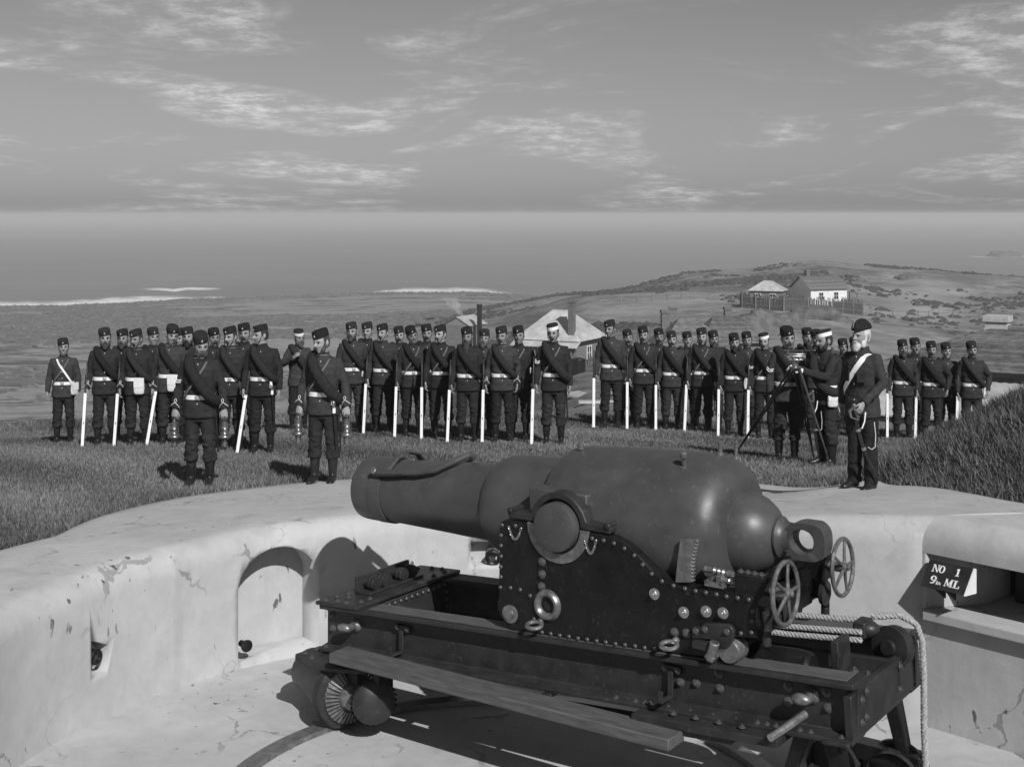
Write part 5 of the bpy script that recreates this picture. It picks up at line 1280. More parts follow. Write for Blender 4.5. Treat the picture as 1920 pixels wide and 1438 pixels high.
for k, lab, u, vt, vf, lk, fc in (('R2', 'moustached rear-rank soldier just right of the tall profile man', 1177, 618, 798, (0, 0), 'moustache'), ('R4', 'moustached rear-rank soldier, second rear head of the right block', 1236, 616, 801, (0, 0), 'moustache'), ('R6', 'slim-faced rear-rank soldier between two front men of the right block', 1289, 622, 804, (0, 0), None), ('R8', 'dark bearded rear-rank soldier behind the fair-whiskered man', 1338, 620, 808, (0, 0), 'beard'), ('R10', 'rear-rank soldier with fair moustache left of the white-banded sergeant near the tripod', 1401, 622, 812, (-8, 0), 'moustache'), ('R12', 'bearded soldier behind the instrument, between the two surveyors', 1514, 615, 812, (0, 0), 'beard'), ('R13', 'soldier half hidden behind the profile surveyor in gloves', 1531, 618, 816, (0, 0), 'moustache'), ('R14', 'young clean-shaven soldier seen over the shoulder of the gloved surveyor', 1581, 635, 818, (0, 0), None), ('R15', 'bearded soldier half hidden behind the white-bearded officer', 1603, 632, 820, (0, 0), 'beard'), ('R17', 'clean-shaven rear-rank soldier right of the officer, second of the right end group', 1716, 634, 822, (0, 0), None), ('R19', 'rear-rank soldier between the last two front men at the right end', 1774, 643, 826, (0, 0), None)):
    P[k] = person(lab, u, vt, vf, 0, lk, face=fc, kit=K, group=GR_, hair='hair_light' if k in ('R10', 'R6') else 'hair')
for k, lab, u, vt, vf, yw, lk, fc, kt in (
  ('R1', 'very tall clean-shaven soldier looking left, leftmost of the right block', 1146, 600, 803, 4, (-36, 2), None, ('strap', 'scab')),
  ('R3', 'soldier with drooping moustache second in the front rank of the right block', 1207, 612, 806, 0, (-12, 0), 'moustache', ('cross', 'scab')),
  ('R5', 'short smiling moustached soldier third in the front rank of the right block', 1260, 621, 809, 0, (-4, 0), 'moustache', ('strap', 'collar', 'scab')),
  ('R7', 'fair whiskered soldier in the middle of the right block', 1317, 615, 813, -4, (-8, 0), 'whiskers', ('cross', 'scab')),
  ('R9', 'short bearded soldier left of the white-banded sergeant in the right block', 1377, 625, 820, -4, (-4, 4), 'beard', ('strap', 'bagh')),
  ('R16', 'bearded soldier immediately right of the officer', 1693, 637, 826, -8, (0, 0), 'beard', ('strap', 'scab')),
  ('R18', 'moustached soldier with left elbow bent out at the right end group', 1747, 640, 829, -8, (-4, 0), 'moustache', ('strap', 'collar')),
  ('R20', 'soldier with white haversack on his hip behind the grass bank, far right', 1822, 640, 832, -8, (0, 2), 'moustache', ('strap', 'bags'))):
    P[k] = person(lab, u, vt, vf, yw, lk, 'akimbo' if k in ('R18', 'R20') else 'order', fc, 'hair_light' if k == 'R7' else 'hair', 'plain', K+kt, GR_)
P['R11'] = person('white-banded sergeant with chevrons at the edge of the right block, left of the tripod', 1434, 624, 823, -4, (-20, 0), face='moustache', cap='white', kit=('bigroll', 'belt', 'strap', 'cross', 'chev'), group=GR_)
P['S1'] = person('soldier with dark moustache standing behind the tripod facing the camera', 1476, 612, 866, 2, (0, 4), face='moustache', kit=('bigroll', 'belt', 'chev'))
P['S2'] = person('man in white-banded cap and white gloves bending to the tripod instrument', 1548, 617, 872, -72, (0, 4), 'reach', face='whiskers', cap='white', kit=('bigroll', 'belt', 'strap', 'bags', 'gloves'))
P['OF'] = person('officer with white beard, folding cap and white shoulder belt, hand on sword', 1616, 597, 916, -46, (-6, 0), 'sword', face='beard', hair='hair_white', cap='folding', kit=('officer',), total=1.80)
RF = [('L1', 2, 'rifle of the bearded leftmost soldier'), ('L3', 2, 'rifle beside the man with the thigh-hung white haversack'), ('L5', 8, 'leaning rifle beside the soldier bowing his head'), ('L11', 7, 'rifle slanting by the rightmost front man of the left block'), ('M3', 2, 'rifle of the second front man of the middle block'), ('M5', 2, 'rifle of the smiling soldier in the middle block'), ('M7', 0, 'rifle of the profile soldier in the middle block'), ('M8', 2, 'rifle of the long-bearded soldier'), ('M10', 1, 'rifle of the soldier with cuff braid right of the long-bearded man'), ('SG', 1, 'rifle of the lone sergeant in the centre'), ('R1', 1, 'rifle of the very tall soldier'), ('R3', 1, 'rifle of the second front man of the right block'), ('R5', 1, 'rifle of the short smiling soldier'), ('R7', 3, 'rifle of the fair whiskered soldier'), ('R9', 2, 'rifle of the short bearded soldier'), ('R11', 2, 'rifle of the white-banded sergeant left of the tripod'), ('R16', 2, 'rifle of the bearded soldier right of the officer'), ('R18', 3, 'rifle of the soldier with the bent elbow'), ('R20', 4, 'rifle of the soldier behind the grass bank')]
for k, ln, lab in RF: rifle(lab+', white sling', P[k], lean=ln)
# ================================================================== HELD THINGS
def lantern_parts():
    d = {}
    mb = MB(); mb.lathe([(0, .040), (.010, .042), (.014, .034), (.045, .030), (.075, .034), (.085, .045), (.10, .068), (.115, .074), (.13, .068), (.145, .046), (.155, .042)], 28, frameX((0, 0, -.345), (0, 0, 1))); d['reservoir'] = mb.mesh('reservoir', 'brass', 50)
    mb = MB(); mb.lathe([(.15, .042), (.158, .045), (.162, .042), (.20, .042), (.204, .045), (.208, .042), (.245, .042), (.25, .047), (.256, .047)], 28, frameX((0, 0, -.345), (0, 0, 1))); d['body'] = mb.mesh('body', 'brass', 40)
    mb = MB(); mb.lathe([(.256, .047), (.262, .046), (.30, .012), (.305, .010), (.312, .010), (.314, .002)], 28, frameX((0, 0, -.345), (0, 0, 1))); d['cone_top'] = mb.mesh('cone_top', 'brass', 30)
    mb = MB(); mb.tube([(.0, .045*math.cos(a), -.03+.034*math.sin(a)) for a in [2*math.pi*i/20 for i in range(20)]], .0035, 6, True); d['handle_ring'] = mb.mesh('handle_ring', 'steel_dark', 60)
    mb = MB()
    for s_ in (-1, 1): mb.tube([(s_*.047, 0, -.10), (s_*.055, 0, -.15), (s_*.05, 0, -.19)], .004, 6)
    d['guard'] = mb.mesh('guard', 'brass', 60)
    return d
LAN = lantern_parts()
def lantern(o, side, label):
    M = Matrix.Rotation(o.rotation_euler.z, 3, 'Z'); p = Vector(o.location)+M @ Vector((side*.305*.94, -.03, .80))*o.scale[2]
    root = empty('lantern', p, o.rotation_euler.z+.3*side); root.scale = (1.0,)*3
    for k, me in LAN.items(): link(k, me, root)
    tag(root, label, 'lantern', 'brass lanterns')
lantern(P['N1'], -1, 'brass lantern in the right hand of the lantern bearer nearest the left edge')
lantern(P['N1'], 1, 'brass lantern in the left hand of the lantern bearer nearest the left edge')
lantern(P['N2'], -1, 'brass lantern in the right hand of the lantern bearer by the gun muzzle')
lantern(P['N2'], 1, 'brass lantern in the left hand of the lantern bearer by the gun muzzle')
# range-finder on its tripod
f1, f2, f3 = hit(1374, 858, ptop), hit(1561, 886, ptop), hit(1527, 862, ptop)
AY = 16.3; ap = at(1491, 690, AY)
tri = empty('tripod_instrument', (ap.x, ap.y, G(ap.x, ap.y)))
B0 = tri.location.copy(); A_ = ap-B0
for k, f in enumerate((f1, f2, f3)):
    q = Vector(f)-B0; sd_ = (q-A_).cross(Vector((0, 0, 1))).normalized()*.03; mb = MB()
    top = A_+(Vector((q.x, q.y, 0)).normalized())*.05
    mb.tube([top+sd_, top.lerp(q, .62)+sd_*.5, q], [.014, .013, .007], 8); mb.tube([top-sd_, top.lerp(q, .62)-sd_*.5, q.lerp(top, .02)], [.014, .013, .006], 8); lg = mb.build('leg', 'wood_dark', tri)
    mb = MB(); mb.lathe([(0, .014), (.12, .005)], 10, frameX(q.lerp(top, .06), q-top)); mb.build('ferrule', 'iron_bright' if k == 1 else 'steel_dark', lg)
mb = MB(); mb.lathe([(-.04, .03), (-.01, .06), (.0, .075), (.015, .075), (.02, .04), (.07, .035), (.075, .06), (.085, .06)], 24, frameX(A_, (0, 0, 1))); mb.build('tripod_head', 'brass', tri)
mb = MB(); mb.box(A_+Vector((0, 0, .135)), (.25, .09, .05)); mb.box(A_+Vector((0, 0, .105)), (.20, .11, .025)); mb.box(A_+Vector((.02, 0, .170)), (.21, .07, .025)); mb.build('instrument_body', 'brass', tri, .008)
mb = MB(); mb.lathe([(-.19, .013), (-.17, .016), (.16, .014), (.17, .018), (.21, .018)], 14, frameX(A_+Vector((.04, 0, .215)), (1, 0, .01))); mb.build('telescope', 'steel_dark', tri)
for dx in (-.09, .09): mb = MB(); mb.box(A_+Vector((dx, 0, .195)), (.015, .03, .045)); mb.build('telescope_support', 'brass', tri)
for dx in (-.10, -.03, .04, .10): mb = MB(); mb.lathe([(0, .016), (.02, .016), (.025, .01)], 12, frameX(A_+Vector((dx, -.047, .135)), (0, -1, 0))); mb.build('setting_knob', 'iron_bright', tri)
tag(tri, 'brass surveying instrument with telescope on a dark wooden tripod', 'instrument')
def sword(a, b, label, curve=.04):
    a, b = Vector(a), Vector(b); root = empty('sword', b); A_ = a-b; ax = -A_.normalized(); sd_ = Vector((1, 0, 0)); sd_ = (sd_-ax*sd_.dot(ax)).normalized()
    L = A_.length; P_ = [A_+ax*L*t-sd_*curve*math.sin(math.pi*t) for t in np.linspace(.14, 1, 9)]
    mb = MB(); mb.tube(P_, [.019, .019, .018, .018, .017, .016, .015, .013, .008], 10, flat=.6); mb.build('scabbard', 'steel_dark', root)
    mb = MB(); mb.tube([A_, A_+ax*.05, A_+ax*.12], [.014, .017, .013], 10); mb.ball(A_-ax*.01, .019, 12, 8); mb.build('grip', 'iron_worn', root)
    mb = MB()
    for off in (-.02, .0, .02): mb.tube([A_-ax*.005+Vector((0, off, 0)), A_-sd_*.055+ax*.03+Vector((0, off*1.5, 0)), A_-sd_*.060+ax*.09+Vector((0, off*1.5, 0)), A_+ax*.135+Vector((0, off*.3, 0))], .0045, 6)
    mb.build('guard', 'iron_bright', root)
    for t in (.30, .55): mb = MB(); mb.lathe([(-.012, .023), (.012, .023)], 12, frameX(A_+ax*L*t-sd_*curve*math.sin(math.pi*t), ax)); mb.build('ring_band', 'iron_bright', root)
    mb = MB(); c = A_+ax*L*.30; mb.tube([c, c+Vector((.03, .02, .06)), c+Vector((.05, .06, .14))], .0065, 6); c2 = A_+ax*L*.55; mb.tube([c2, c2+Vector((.04, .02, -.025)), c2+Vector((.075, .03, -.005)), c2+Vector((.085, .05, .10)), c2+Vector((.08, .08, .22))], .003, 6); mb.build('sling', 'white_belt', root)
    return tag(root, label, 'sword')
of = P['OF']; yo = of.location.y-.27
sword(at(1602, 762, yo), at(1648, 900, yo+.12), 'officer\'s sheathed sword held by its guard at his left hip')
s2 = P['S2']; ys = s2.location.y-.24
sword(at(1524, 735, ys), at(1536, 862, ys+.1), 'sheathed sword hanging from the belt of the gloved surveyor', .02)
# box left on the turf at the foot of the bank
q = hit(1760, 838, lambda x, y: near_g(3.4, y)); bx_ = empty('wooden_box', q, R(-18))
mb = MB(); mb.box((0, 0, .06), (.22, .16, .12)); mb.build('case', 'wood_dark', bx_, .006)
mb = MB(); mb.box((0, 0, .130), (.25, .19, .018)); lid = mb.build('lid', 'weather_board', bx_, .004)
mb = MB(); mb.tube([(.028*math.cos(a), .028*math.sin(a), .145) for a in [2*math.pi*i/14 for i in range(14)]], .005, 6, True); mb.build('lid_ring', 'steel_dark', lid)
tag(bx_, 'small wooden box with a ring in its lid beside the grass bank', 'box')
# ------------------------------------------------ name board of the gun
def fp(u, v, b):
    r = ray(u, v); p0 = FO+FN*b; t = (p0-CAMP).dot(FN)/r.dot(FN); p = CAMP+r*t; return ((p-FO).dot(FT), p.z)
FW = lambda a, b, z: Vector((FT.x*a+FN.x*b, FT.y*a+FN.y*b, z))
TL, TRr = fp(1743, 1051, -.02), fp(1825, 1064, -.02); BLl, BRr = fp(1740, 1102, -.16), fp(1815, 1117, -.16)
sg_ = empty('gun_number_board', FO)
zt = (TL[1]+TRr[1])/2; zb = (BLl[1]+BRr[1])/2; aL = TL[0]; aR = TRr[0]
mb = MB(); mb.add([FW(aL, -.02, zt), FW(aR, -.02, zt), FW(aR, -.16, zb), FW(aL, -.16, zb), FW(aL, .0, zt-.005), FW(aR, .0, zt-.005), FW(aR, .0, zb-.01), FW(aL, .0, zb-.01)], [(0, 1, 2, 3), (4, 7, 6, 5), (0, 4, 5, 1), (3, 2, 6, 7), (0, 3, 7, 4)]); mb.build('face_board', 'black_paint', sg_)
mb = MB(); mb.prism([(-.018, zt+.003), (-.168, zb-.002), (.0, zb-.014), (.0, zt-.002)], aR+.001, aR+.014, lambda p_, q_, t_: FW(t_, p_, q_)); mb.build('end_board', 'white_paint', sg_)
for a_ in (aL+.10, aL+.18): mb = MB(); mb.prism([(-.13, zb-.012), (-.0, zb-.10), (-.0, zb-.012)], a_, a_+.02, lambda p_, q_, t_: FW(t_, p_, q_)); mb.build('bracket', 'black_paint', sg_)
ex = (FW(aR, -.02, zt)-FW(aL, -.02, zt)); WB = ex.length; ex.normalize(); ey = (FW(aL, -.02, zt)-FW(aL, -.16, zb)); HB = ey.length; ey.normalize(); en = ex.cross(ey)
if en.y > 0: en = -en
O_ = FW(aL, -.16, zb)
def rect(x0, y0, x1, y1): return [(x0, y0), (x1, y0), (x1, y1), (x0, y1)]
def ringp(cx_, cy_, rx, ry, ix, iy, n=24):
    out = []
    for i in range(n):
        a, b = 2*math.pi*i/n, 2*math.pi*(i+1)/n
        out.append([(cx_+ix*math.cos(a), cy_+iy*math.sin(a)), (cx_+rx*math.cos(a), cy_+ry*math.sin(a)), (cx_+rx*math.cos(b), cy_+ry*math.sin(b)), (cx_+ix*math.cos(b), cy_+iy*math.sin(b))])
    return out
GLY = {'N': [rect(.10, 0, .20, 1), rect(.72, 0, .80, 1), [(.06, 1), (.30, 1), (.80, 0), (.66, 0)], rect(0, 0, .30, .1), rect(0, .9, .25, 1), rect(.62, .9, .92, 1)],
 'O': ringp(.45, .5, .42, .5, .20, .40), '1': [rect(.22, 0, .46, 1), rect(.08, 0, .60, .1), [(.08, .78), (.24, .84), (.24, 1), (.08, .88)]],
 '9': ringp(.40, .68, .38, .32, .15, .22)+[[(.55, .66), (.78, .66), (.70, .30), (.50, .32)], [(.50, .32), (.70, .30), (.52, .04), (.40, .16)], [(.10, .10), (.40, .16), (.52, .04), (.30, 0), (.14, .02)], ],
 'M': [rect(.08, 0, .16, 1), rect(.78, 0, 1.0, 1), [(.04, 1), (.28, 1), (.60, .1), (.46, .1)], [(.46, .1), (.58, .1), (.92, 1), (.80, 1)], rect(0, 0, .26, .1), rect(.68, 0, 1.1, .1), rect(.9, .9, 1.1, 1)],
 'L': [rect(.10, 0, .34, 1), rect(0, .9, .46, 1), rect(0, 0, .8, .1), rect(.68, 0, .8, .34)],
 'I': [rect(.1, 0, .3, .62), rect(0, 0, .4, .1), rect(.1, .74, .3, .92)], 'n': [rect(.05, 0, .22, .62), rect(.5, 0, .68, .5), [(.1, .5), (.6, .5), (.55, .62), (.2, .62)], rect(0, 0, .3, .1), rect(.42, 0, .76, .1)]}
def write(ch, x, y, h, wd=1.0):
    mb = MB()
    for pl in GLY[ch]:
        mb.prism([(x+px*h*wd, y+py*h) for px, py in pl], .0012, .0032, lambda a, b, t: O_+ex*a+ey*b+en*t)
    tag(mb.build('letter', 'white_paint', sg_), kind='stuff')
hb = HB*.28
write('N', WB*.13, HB*.60, hb); write('O', WB*.28, HB*.60, hb, .9); write('1', WB*.66, HB*.60, hb, .9)
write('9', WB*.17, HB*.17, hb*1.05, .95); write('I', WB*.315, HB*.17, hb*.55); write('n', WB*.355, HB*.17, hb*.55); write('M', WB*.50, HB*.17, hb, .95); write('L', WB*.70, HB*.17, hb)
tag(sg_, 'black board lettered NO 1 9in ML on the magazine wall', 'sign')
# ================================================================== HOUSES AND YARDS
def win(root, c, w, h, nrm, name='window'):
    nrm = Vector(nrm).normalized(); sd_ = Vector((0, 0, 1)).cross(nrm); mb = MB(); c = Vector(c)
    for a, b, ww, hh in ((0, h/2, w+.12, .08), (0, -h/2, w+.16, .08), (-w/2, 0, .07, h), (w/2, 0, .07, h), (0, 0, .04, h), (0, 0, w, .04)):
        p = c+sd_*a+Vector((0, 0, b))+nrm*.03; mb.hexa([p+sd_*x*ww/2+Vector((0, 0, z*hh/2))+nrm*t for t in (-.03, .03) for x, z in ((-1, -1), (1, -1), (1, 1), (-1, 1))])
    f = mb.build(name, 'white_paint', root)
    mb = MB(); mb.hexa([c+sd_*x*w/2+Vector((0, 0, z*h/2))+nrm*t for t in (.0, .015) for x, z in ((-1, -1), (1, -1), (1, 1), (-1, 1))]); mb.build('pane', 'dark_inside', f)
def roof_slope(root, e0, e1, r1, r0, mt, kind, name='roof'):
    """one roof plane: eave e0->e1, ridge r0->r1; corrugated sheet or shingle courses"""
    e0, e1, r0, r1 = map(Vector, (e0, e1, r0, r1)); nn = (e1-e0).cross(r0-e0).normalized()
    if nn.z < 0: nn = -nn
    if kind == 'tin':
        n = max(12, int((e1-e0).length/.16)); mb = MB(); vs = []
        for i in range(n+1):
            t = i/n; a, b = e0.lerp(e1, t), r0.lerp(r1, t); o_ = nn*(.035 if i % 2 else 0); vs += [a+o_, b+o_, a+o_-nn*.05, b+o_-nn*.05]
        fs = []
        for i in range(n): fs += [(i*4, i*4+4, i*4+5, i*4+1), (i*4+2, i*4+3, i*4+7, i*4+6), (i*4, i*4+2, i*4+6, i*4+4)]
        mb.add(vs, fs); return mb.build(name, mt, root, angle=70)
    n = max(6, int(((r0+r1)/2-(e0+e1)/2).length/.2)); mb = MB(); mb.add([e0, e1, r1, r0], [(0, 1, 2, 3)]); mb.build('roof_boarding', mt, root)
    for i in range(n):
        t0, t1 = i/n, min(1, (i+1.25)/n); a, b, c, d = e0.lerp(r0, t0), e1.lerp(r1, t0), e1.lerp(r1, t1), e0.lerp(r0, t1)
        mb = MB(); k = max(4, int((b-a).length/.22))
        for j in range(k):
            s0, s1 = j/k, (j+.96)/k; up = nn*(.022+.012*rnd.random()); lo = nn*.01; dn = (a-d).normalized()*rnd.uniform(-.02, .02)
            p = [a.lerp(b, s0)+up+dn, a.lerp(b, s1)+up+dn, d.lerp(c, s1)+lo, d.lerp(c, s0)+lo]; mb.add(p+[a.lerp(b, s0)+dn, a.lerp(b, s1)+dn], [(0, 1, 2, 3), (0, 4, 5, 1)])
        mb.build('shingle_course', mt, root)
def cottage(name, label, c, rz, w, d, wh, rh, roof='hip', rk='tin', rmat='tin_roof', wmat='weather_board', eave=.35, ridge=.5, chimney=None, wins=(), group=None, door=None, boards=True):
    root = empty(name, c, rz)
    mb = MB(); mb.box((0, 0, wh/2-.6), (w, d, wh+1.2)); mb.build('wall', wmat, root)
    if boards:
        nb = int(wh/.22); bl = MB()
        for i in range(nb): bl.box((0, 0, .11+i*.22), (w+.05, d+.05, .17), Matrix.Rotation(0, 3, 'X'))
        bl.build('weatherboards', wmat, root)
    W2, D2 = w/2+eave, d/2+eave; z = wh
    rl = w*ridge/2 if roof == 'hip' else W2
    A, B, C, D = Vector((-W2, -D2, z)), Vector((W2, -D2, z)), Vector((W2, D2, z)), Vector((-W2, D2, z)); r0, r1 = Vector((-rl, 0, z+rh)), Vector((rl, 0, z+rh))
    roof_slope(root, A, B, r1, r0, rmat, rk); roof_slope(root, C, D, r0, r1, rmat, rk)
    if roof == 'hip': roof_slope(root, B, C, r1, r1+Vector((0, .01, 0)), rmat, rk); roof_slope(root, D, A, r0, r0+Vector((0, -.01, 0)), rmat, rk)
    else:
        for s_ in (-1, 1): mb = MB(); mb.prism([(-d/2, wh-.02), (d/2, wh-.02), (0, wh+rh*.96)], s_*w/2-.05, s_*w/2, lambda p_, q_, t_: Vector((t_, p_, q_))); mb.build('gable', wmat, root)
    mb = MB(); mb.tube([r0, r1], .07, 8); mb.build('ridge_cap', rmat, root)
    if chimney:
        x, y, cw, ch_, cm = chimney; mb = MB(); mb.box((x, y, (wh+rh+ch_)/2), (cw, cw*.8, wh+rh+ch_)); mb.box((x, y, wh+rh+ch_), (cw*1.2, cw, .22)); mb.box((x, y, wh+rh+ch_-.4), (cw*1.1, cw*.9, .12)); mb.build('chimney', cm, root)
    for (x, y, zz_, ww, hh, nx, ny) in wins: win(root, (x, y, zz_), ww, hh, (nx, ny, 0))
    if door: x, y, nx, ny = door; mb = MB(); mb.box((x, y, 1.0), (.9 if ny else .08, .08 if ny else .9, 2.0)); mb.build('door', 'wood_dark', root)
    return tag(root, label, 'house', group)
def gp_at(u, Y): x = (u-U0)/F*Y; return Vector((x, Y, G(x, Y)))
c1 = at(1052, 690, 116); c1.z = min(c1.z, G(c1.x, c1.y)+.3)
h1_ = cottage('cottage', 'weatherboard cottage with pale corrugated hipped roof and tall chimney behind the sergeant', c1, R(-28), 5.4, 5.0, 2.7, 2.4, 'hip', 'tin', 'tin_roof', 'weather_board', .5, .32, (2.1, -2.2, .55, 1.0, 'brick'), [(-1.5, -2.53, 1.5, .9, 1.2, 0, -1), (2.72, 0, 1.5, .9, 1.2, 1, 0)], door=(.2, -2.54, 0, -1))
for x in (-2.6, -.9, .9, 2.6): mb = MB(); mb.box((x, -3.4, 1.15), (.12, .12, 2.3)); mb.build('veranda_post', 'weather_wood', h1_)
roof_slope(h1_, (-3.2, -3.7, 2.2), (3.2, -3.7, 2.2), (3.2, -2.7, 2.72), (-3.2, -2.7, 2.72), 'tin_roof', 'tin', 'veranda_roof')
c2 = at(1290, 700, 98); c2.z = min(c2.z, G(c2.x, c2.y)+.3)
cottage('cottage', 'long cottage with grey shingled roof above the heads of the right block', c2, R(6), 4.6, 4.2, 2.2, 1.9, 'hip', 'shingle', 'shingle', 'weather_board', .4, .3, (-1.6, .6, .6, .5, 'brick'), [(-.9, -2.13, 1.2, .8, 1.1, 0, -1)])
c2b = at(1362, 690, 104); c2b.z = min(c2b.z, G(c2b.x, c2b.y)+.3)
cottage('cottage', 'second shingled cottage with small chimney right of the long shingled one', c2b, R(6), 4.4, 4.4, 2.2, 1.9, 'hip', 'shingle', 'shingle', 'weather_board', .4, .5, (.2, .4, .5, .6, 'brick'), [(.9, -2.23, 1.2, .8, 1.1, 0, -1)])
c3 = gp_at(1440, 213)
cottage('hill_cottage', 'small hill cottage with pale hipped iron roof, left of the pair on the rise', c3, R(-22), 5.0, 4.4, 2.3, 1.5, 'hip', 'tin', 'tin_roof', 'weather_board', .4, .3, (-.6, .8, .5, .7, 'brick'), [(-1.2, -2.23, 1.3, .9, 1.1, 0, -1), (1.2, -2.23, 1.3, .9, 1.1, 0, -1)])
c4 = gp_at(1535, 216)
h4 = cottage('hill_cottage', 'larger hill cottage with dark shingle roof, white end wall and veranda, right of the pair', c4, R(24), 7.2, 5.4, 2.5, 2.0, 'gable', 'shingle', 'shingle', 'white_paint', .4, .6, (-2.0, .4, .7, .9, 'brick'), [(-1.6, -2.73, 1.4, .9, 1.2, 0, -1), (1.4, -2.73, 1.4, .9, 1.2, 0, -1), (3.63, -.8, 1.4, .9, 1.2, 1, 0)])
roof_slope(h4, (3.7, -2.7, 2.0), (6.0, -2.7, 1.7), (6.0, 1.5, 1.9), (3.7, 1.5, 2.3), 'shingle', 'tin', 'veranda_roof')
for y in (-2.5, -.5, 1.4): mb = MB(); mb.box((5.9, y, .9), (.12, .12, 1.8)); mb.build('veranda_post', 'weather_wood', h4)
c5 = Vector((18.75, 47, G(18.75, 47)-.2)); e5 = -1.55-c5.z; 
h5 = cottage('near_house', 'near house with shingled hip roof and pale masonry chimney at the right edge', c5, R(-33), 8.6, 6.4, e5, 1.25, 'hip', 'shingle', 'shingle', 'brick', .45, .28, (-1.25, .1, .75, .30, 'masonry'), [(-2, -3.23, e5-1.4, .9, 1.2, 0, -1)], boards=False)
roof_slope(h5, (-4.6, -6.4, e5-1.35), (4.8, -6.4, e5-1.35), (4.8, -3.2, e5-.32), (-4.6, -3.2, e5-.32), 'tin_roof', 'tin', 'lean_to_roof')
mb = MB(); mb.box((0, -4.75, (e5-1.4)/2-.4), (8.8, 3.0, e5-.7)); mb.build('lean_to_wall', 'weather_board', h5)
c6 = gp_at(873, 200); c6.z = at(873, 640, 200).z-1.0
h6 = cottage('works_shed', 'small gabled works shed with an iron stack, behind the long-bearded soldier', c6, R(62), 5.2, 4.4, 3.6, 1.3, 'gable', 'tin', 'tin_roof', 'weather_board', .2, .6, None, [(0, -2.23, 1.6, .9, 1.0, 0, -1)])
q = at(899, 571, 196); mb = MB(); zb_ = c6.z-2-0; mb.lathe([(0, .42), (q.z-zb_-.3, .36), (q.z-zb_-.3, .44), (q.z-zb_, .44)], 18, frameX((0, 0, 0), (0, 0, 1))); o = empty('iron_stack', (q.x, q.y, zb_)); mb.build('stack', 'gun_dark', o)
mb = MB(); mb.lathe([(0, .7), (.8, .7)], 18, frameX((0, 0, 0), (0, 0, 1))); mb.build('stack_base', 'brick', o); tag(o, 'tall thin dark iron chimney stack beside the works shed', 'chimney')
# smoke over the shed
def smoke():
    a = at(866, 606, 203); b_ = at(847, 556, 203); mb = MB(); rg = []
    for i in range(12):
        t = i/11; c = a.lerp(b_, t)+Vector((.35*math.sin(t*6), 0, 0)); r_ = .18+1.25*t**1.2*(1+.25*math.sin(i*1.9)); rg.append([c+Vector((r_*math.cos(x)*(1+.15*math.sin(3*x+i)), r_*math.sin(x), 0)) for x in [2*math.pi*k/18 for k in range(18)]])
    mb.loft(rg)
    m_ = bpy.data.materials.new('smoke'); m_.use_nodes = True; MATS['smoke'] = m_; t_ = m_.node_tree; t_.nodes.remove(t_.nodes['Principled BSDF'])
    v_ = t_.nodes.new('ShaderNodeVolumePrincipled'); v_.inputs['Color'].default_value = (.95, .95, .95, 1); tn = t_.nodes; tl = t_.links; tcs = tn.new('ShaderNodeTexCoord'); sx_ = tn.new('ShaderNodeSeparateXYZ'); tl.new(tcs.outputs['Generated'], sx_.inputs[0])
    mz = tn.new('ShaderNodeMapRange'); tl.new(sx_.outputs[2], mz.inputs[0]); mz.inputs[3].default_value = 2.2; mz.inputs[4].default_value = .0; ns = tn.new('ShaderNodeTexNoise'); tl.new(tcs.outputs['Object'], ns.inputs['Vector']); ns.inputs['Scale'].default_value = .9
    nm_ = tn.new('ShaderNodeMapRange'); tl.new(ns.outputs[0], nm_.inputs[0]); nm_.inputs[1].default_value = .38; nm_.inputs[2].default_value = .65
    mu_ = tn.new('ShaderNodeMath'); mu_.operation = 'MULTIPLY'; tl.new(mz.outputs[0], mu_.inputs[0]); tl.new(nm_.outputs[0], mu_.inputs[1]); tl.new(mu_.outputs[0], v_.inputs['Density']); t_.links.new(v_.outputs[0], t_.nodes['Material Output'].inputs['Volume'])
    tag(mb.build('smoke', 'smoke', angle=180), 'pale wisp of smoke rising over the works shed', 'smoke', kind='stuff')
smoke()
def fence(name, label, pts, h, pale=True, gap=.16, pw=.13, rails=2, post=2.4, jit=.12, pm_='weather_wood'):
    root = empty(name, pts[0]); o0 = Vector(pts[0]); pm = MB(); rm = MB()
    for i in range(len(pts)-1):
        a, b = Vector(pts[i]), Vector(pts[i+1]); L = (b-a).length; d = (b-a)/L; sd_ = Vector((-d.y, d.x, 0)).normalized()
        if pale:
            n = int(L/gap)
            for k in range(n):
                p = a+d*(k+.5)*gap; p.z = G(p.x, p.y); hh = h*(1+jit*(rnd.random()-.6)); tl = (rnd.random()-.5)*.08
                pm.box(p-o0+Vector((d.x*tl*.5, d.y*tl*.5, hh/2-.15))+sd_*rnd.uniform(.0, .02), (pw, .03, hh+.3), Matrix.Rotation(math.atan2(d.y, d.x), 3, 'Z') @ Matrix.Rotation(tl, 3, 'Y'))
        n = max(1, int(L/post)); prev = None
        for k in range(n+1):
            p = a.lerp(b, k/n); p.z = G(p.x, p.y); mb = MB(); mb.box((0, 0, h*.5-.2), (.14, .14, h+.4), Matrix.Rotation(rnd.uniform(-.05, .05), 3, 'Y')); po = mb.build('post', 'weather_wood', root); po.location = p-o0-sd_*.09
            if prev is not None:
                for r_ in range(rails): z_ = h*(.3+.5*r_/max(1, rails-1)); rm.tube([prev-o0+Vector((0, 0, z_))-sd_*.03, p-o0+Vector((0, 0, z_))-sd_*.03], .045 if pale else .035, 6)
            prev = p.copy()
    rm.build('rails', 'weather_wood', root)
    if pale: tag(pm.build('palings', pm_, root), kind='stuff')
    return tag(root, label, 'fence')
fence('paling_fence', 'tall ragged paling fence round the two hill cottages', [gp_at(1389, 214), gp_at(1392, 203), gp_at(1470, 198), gp_at(1560, 197), gp_at(1617, 203)], 2.2, jit=.4, pm_='old_paling')
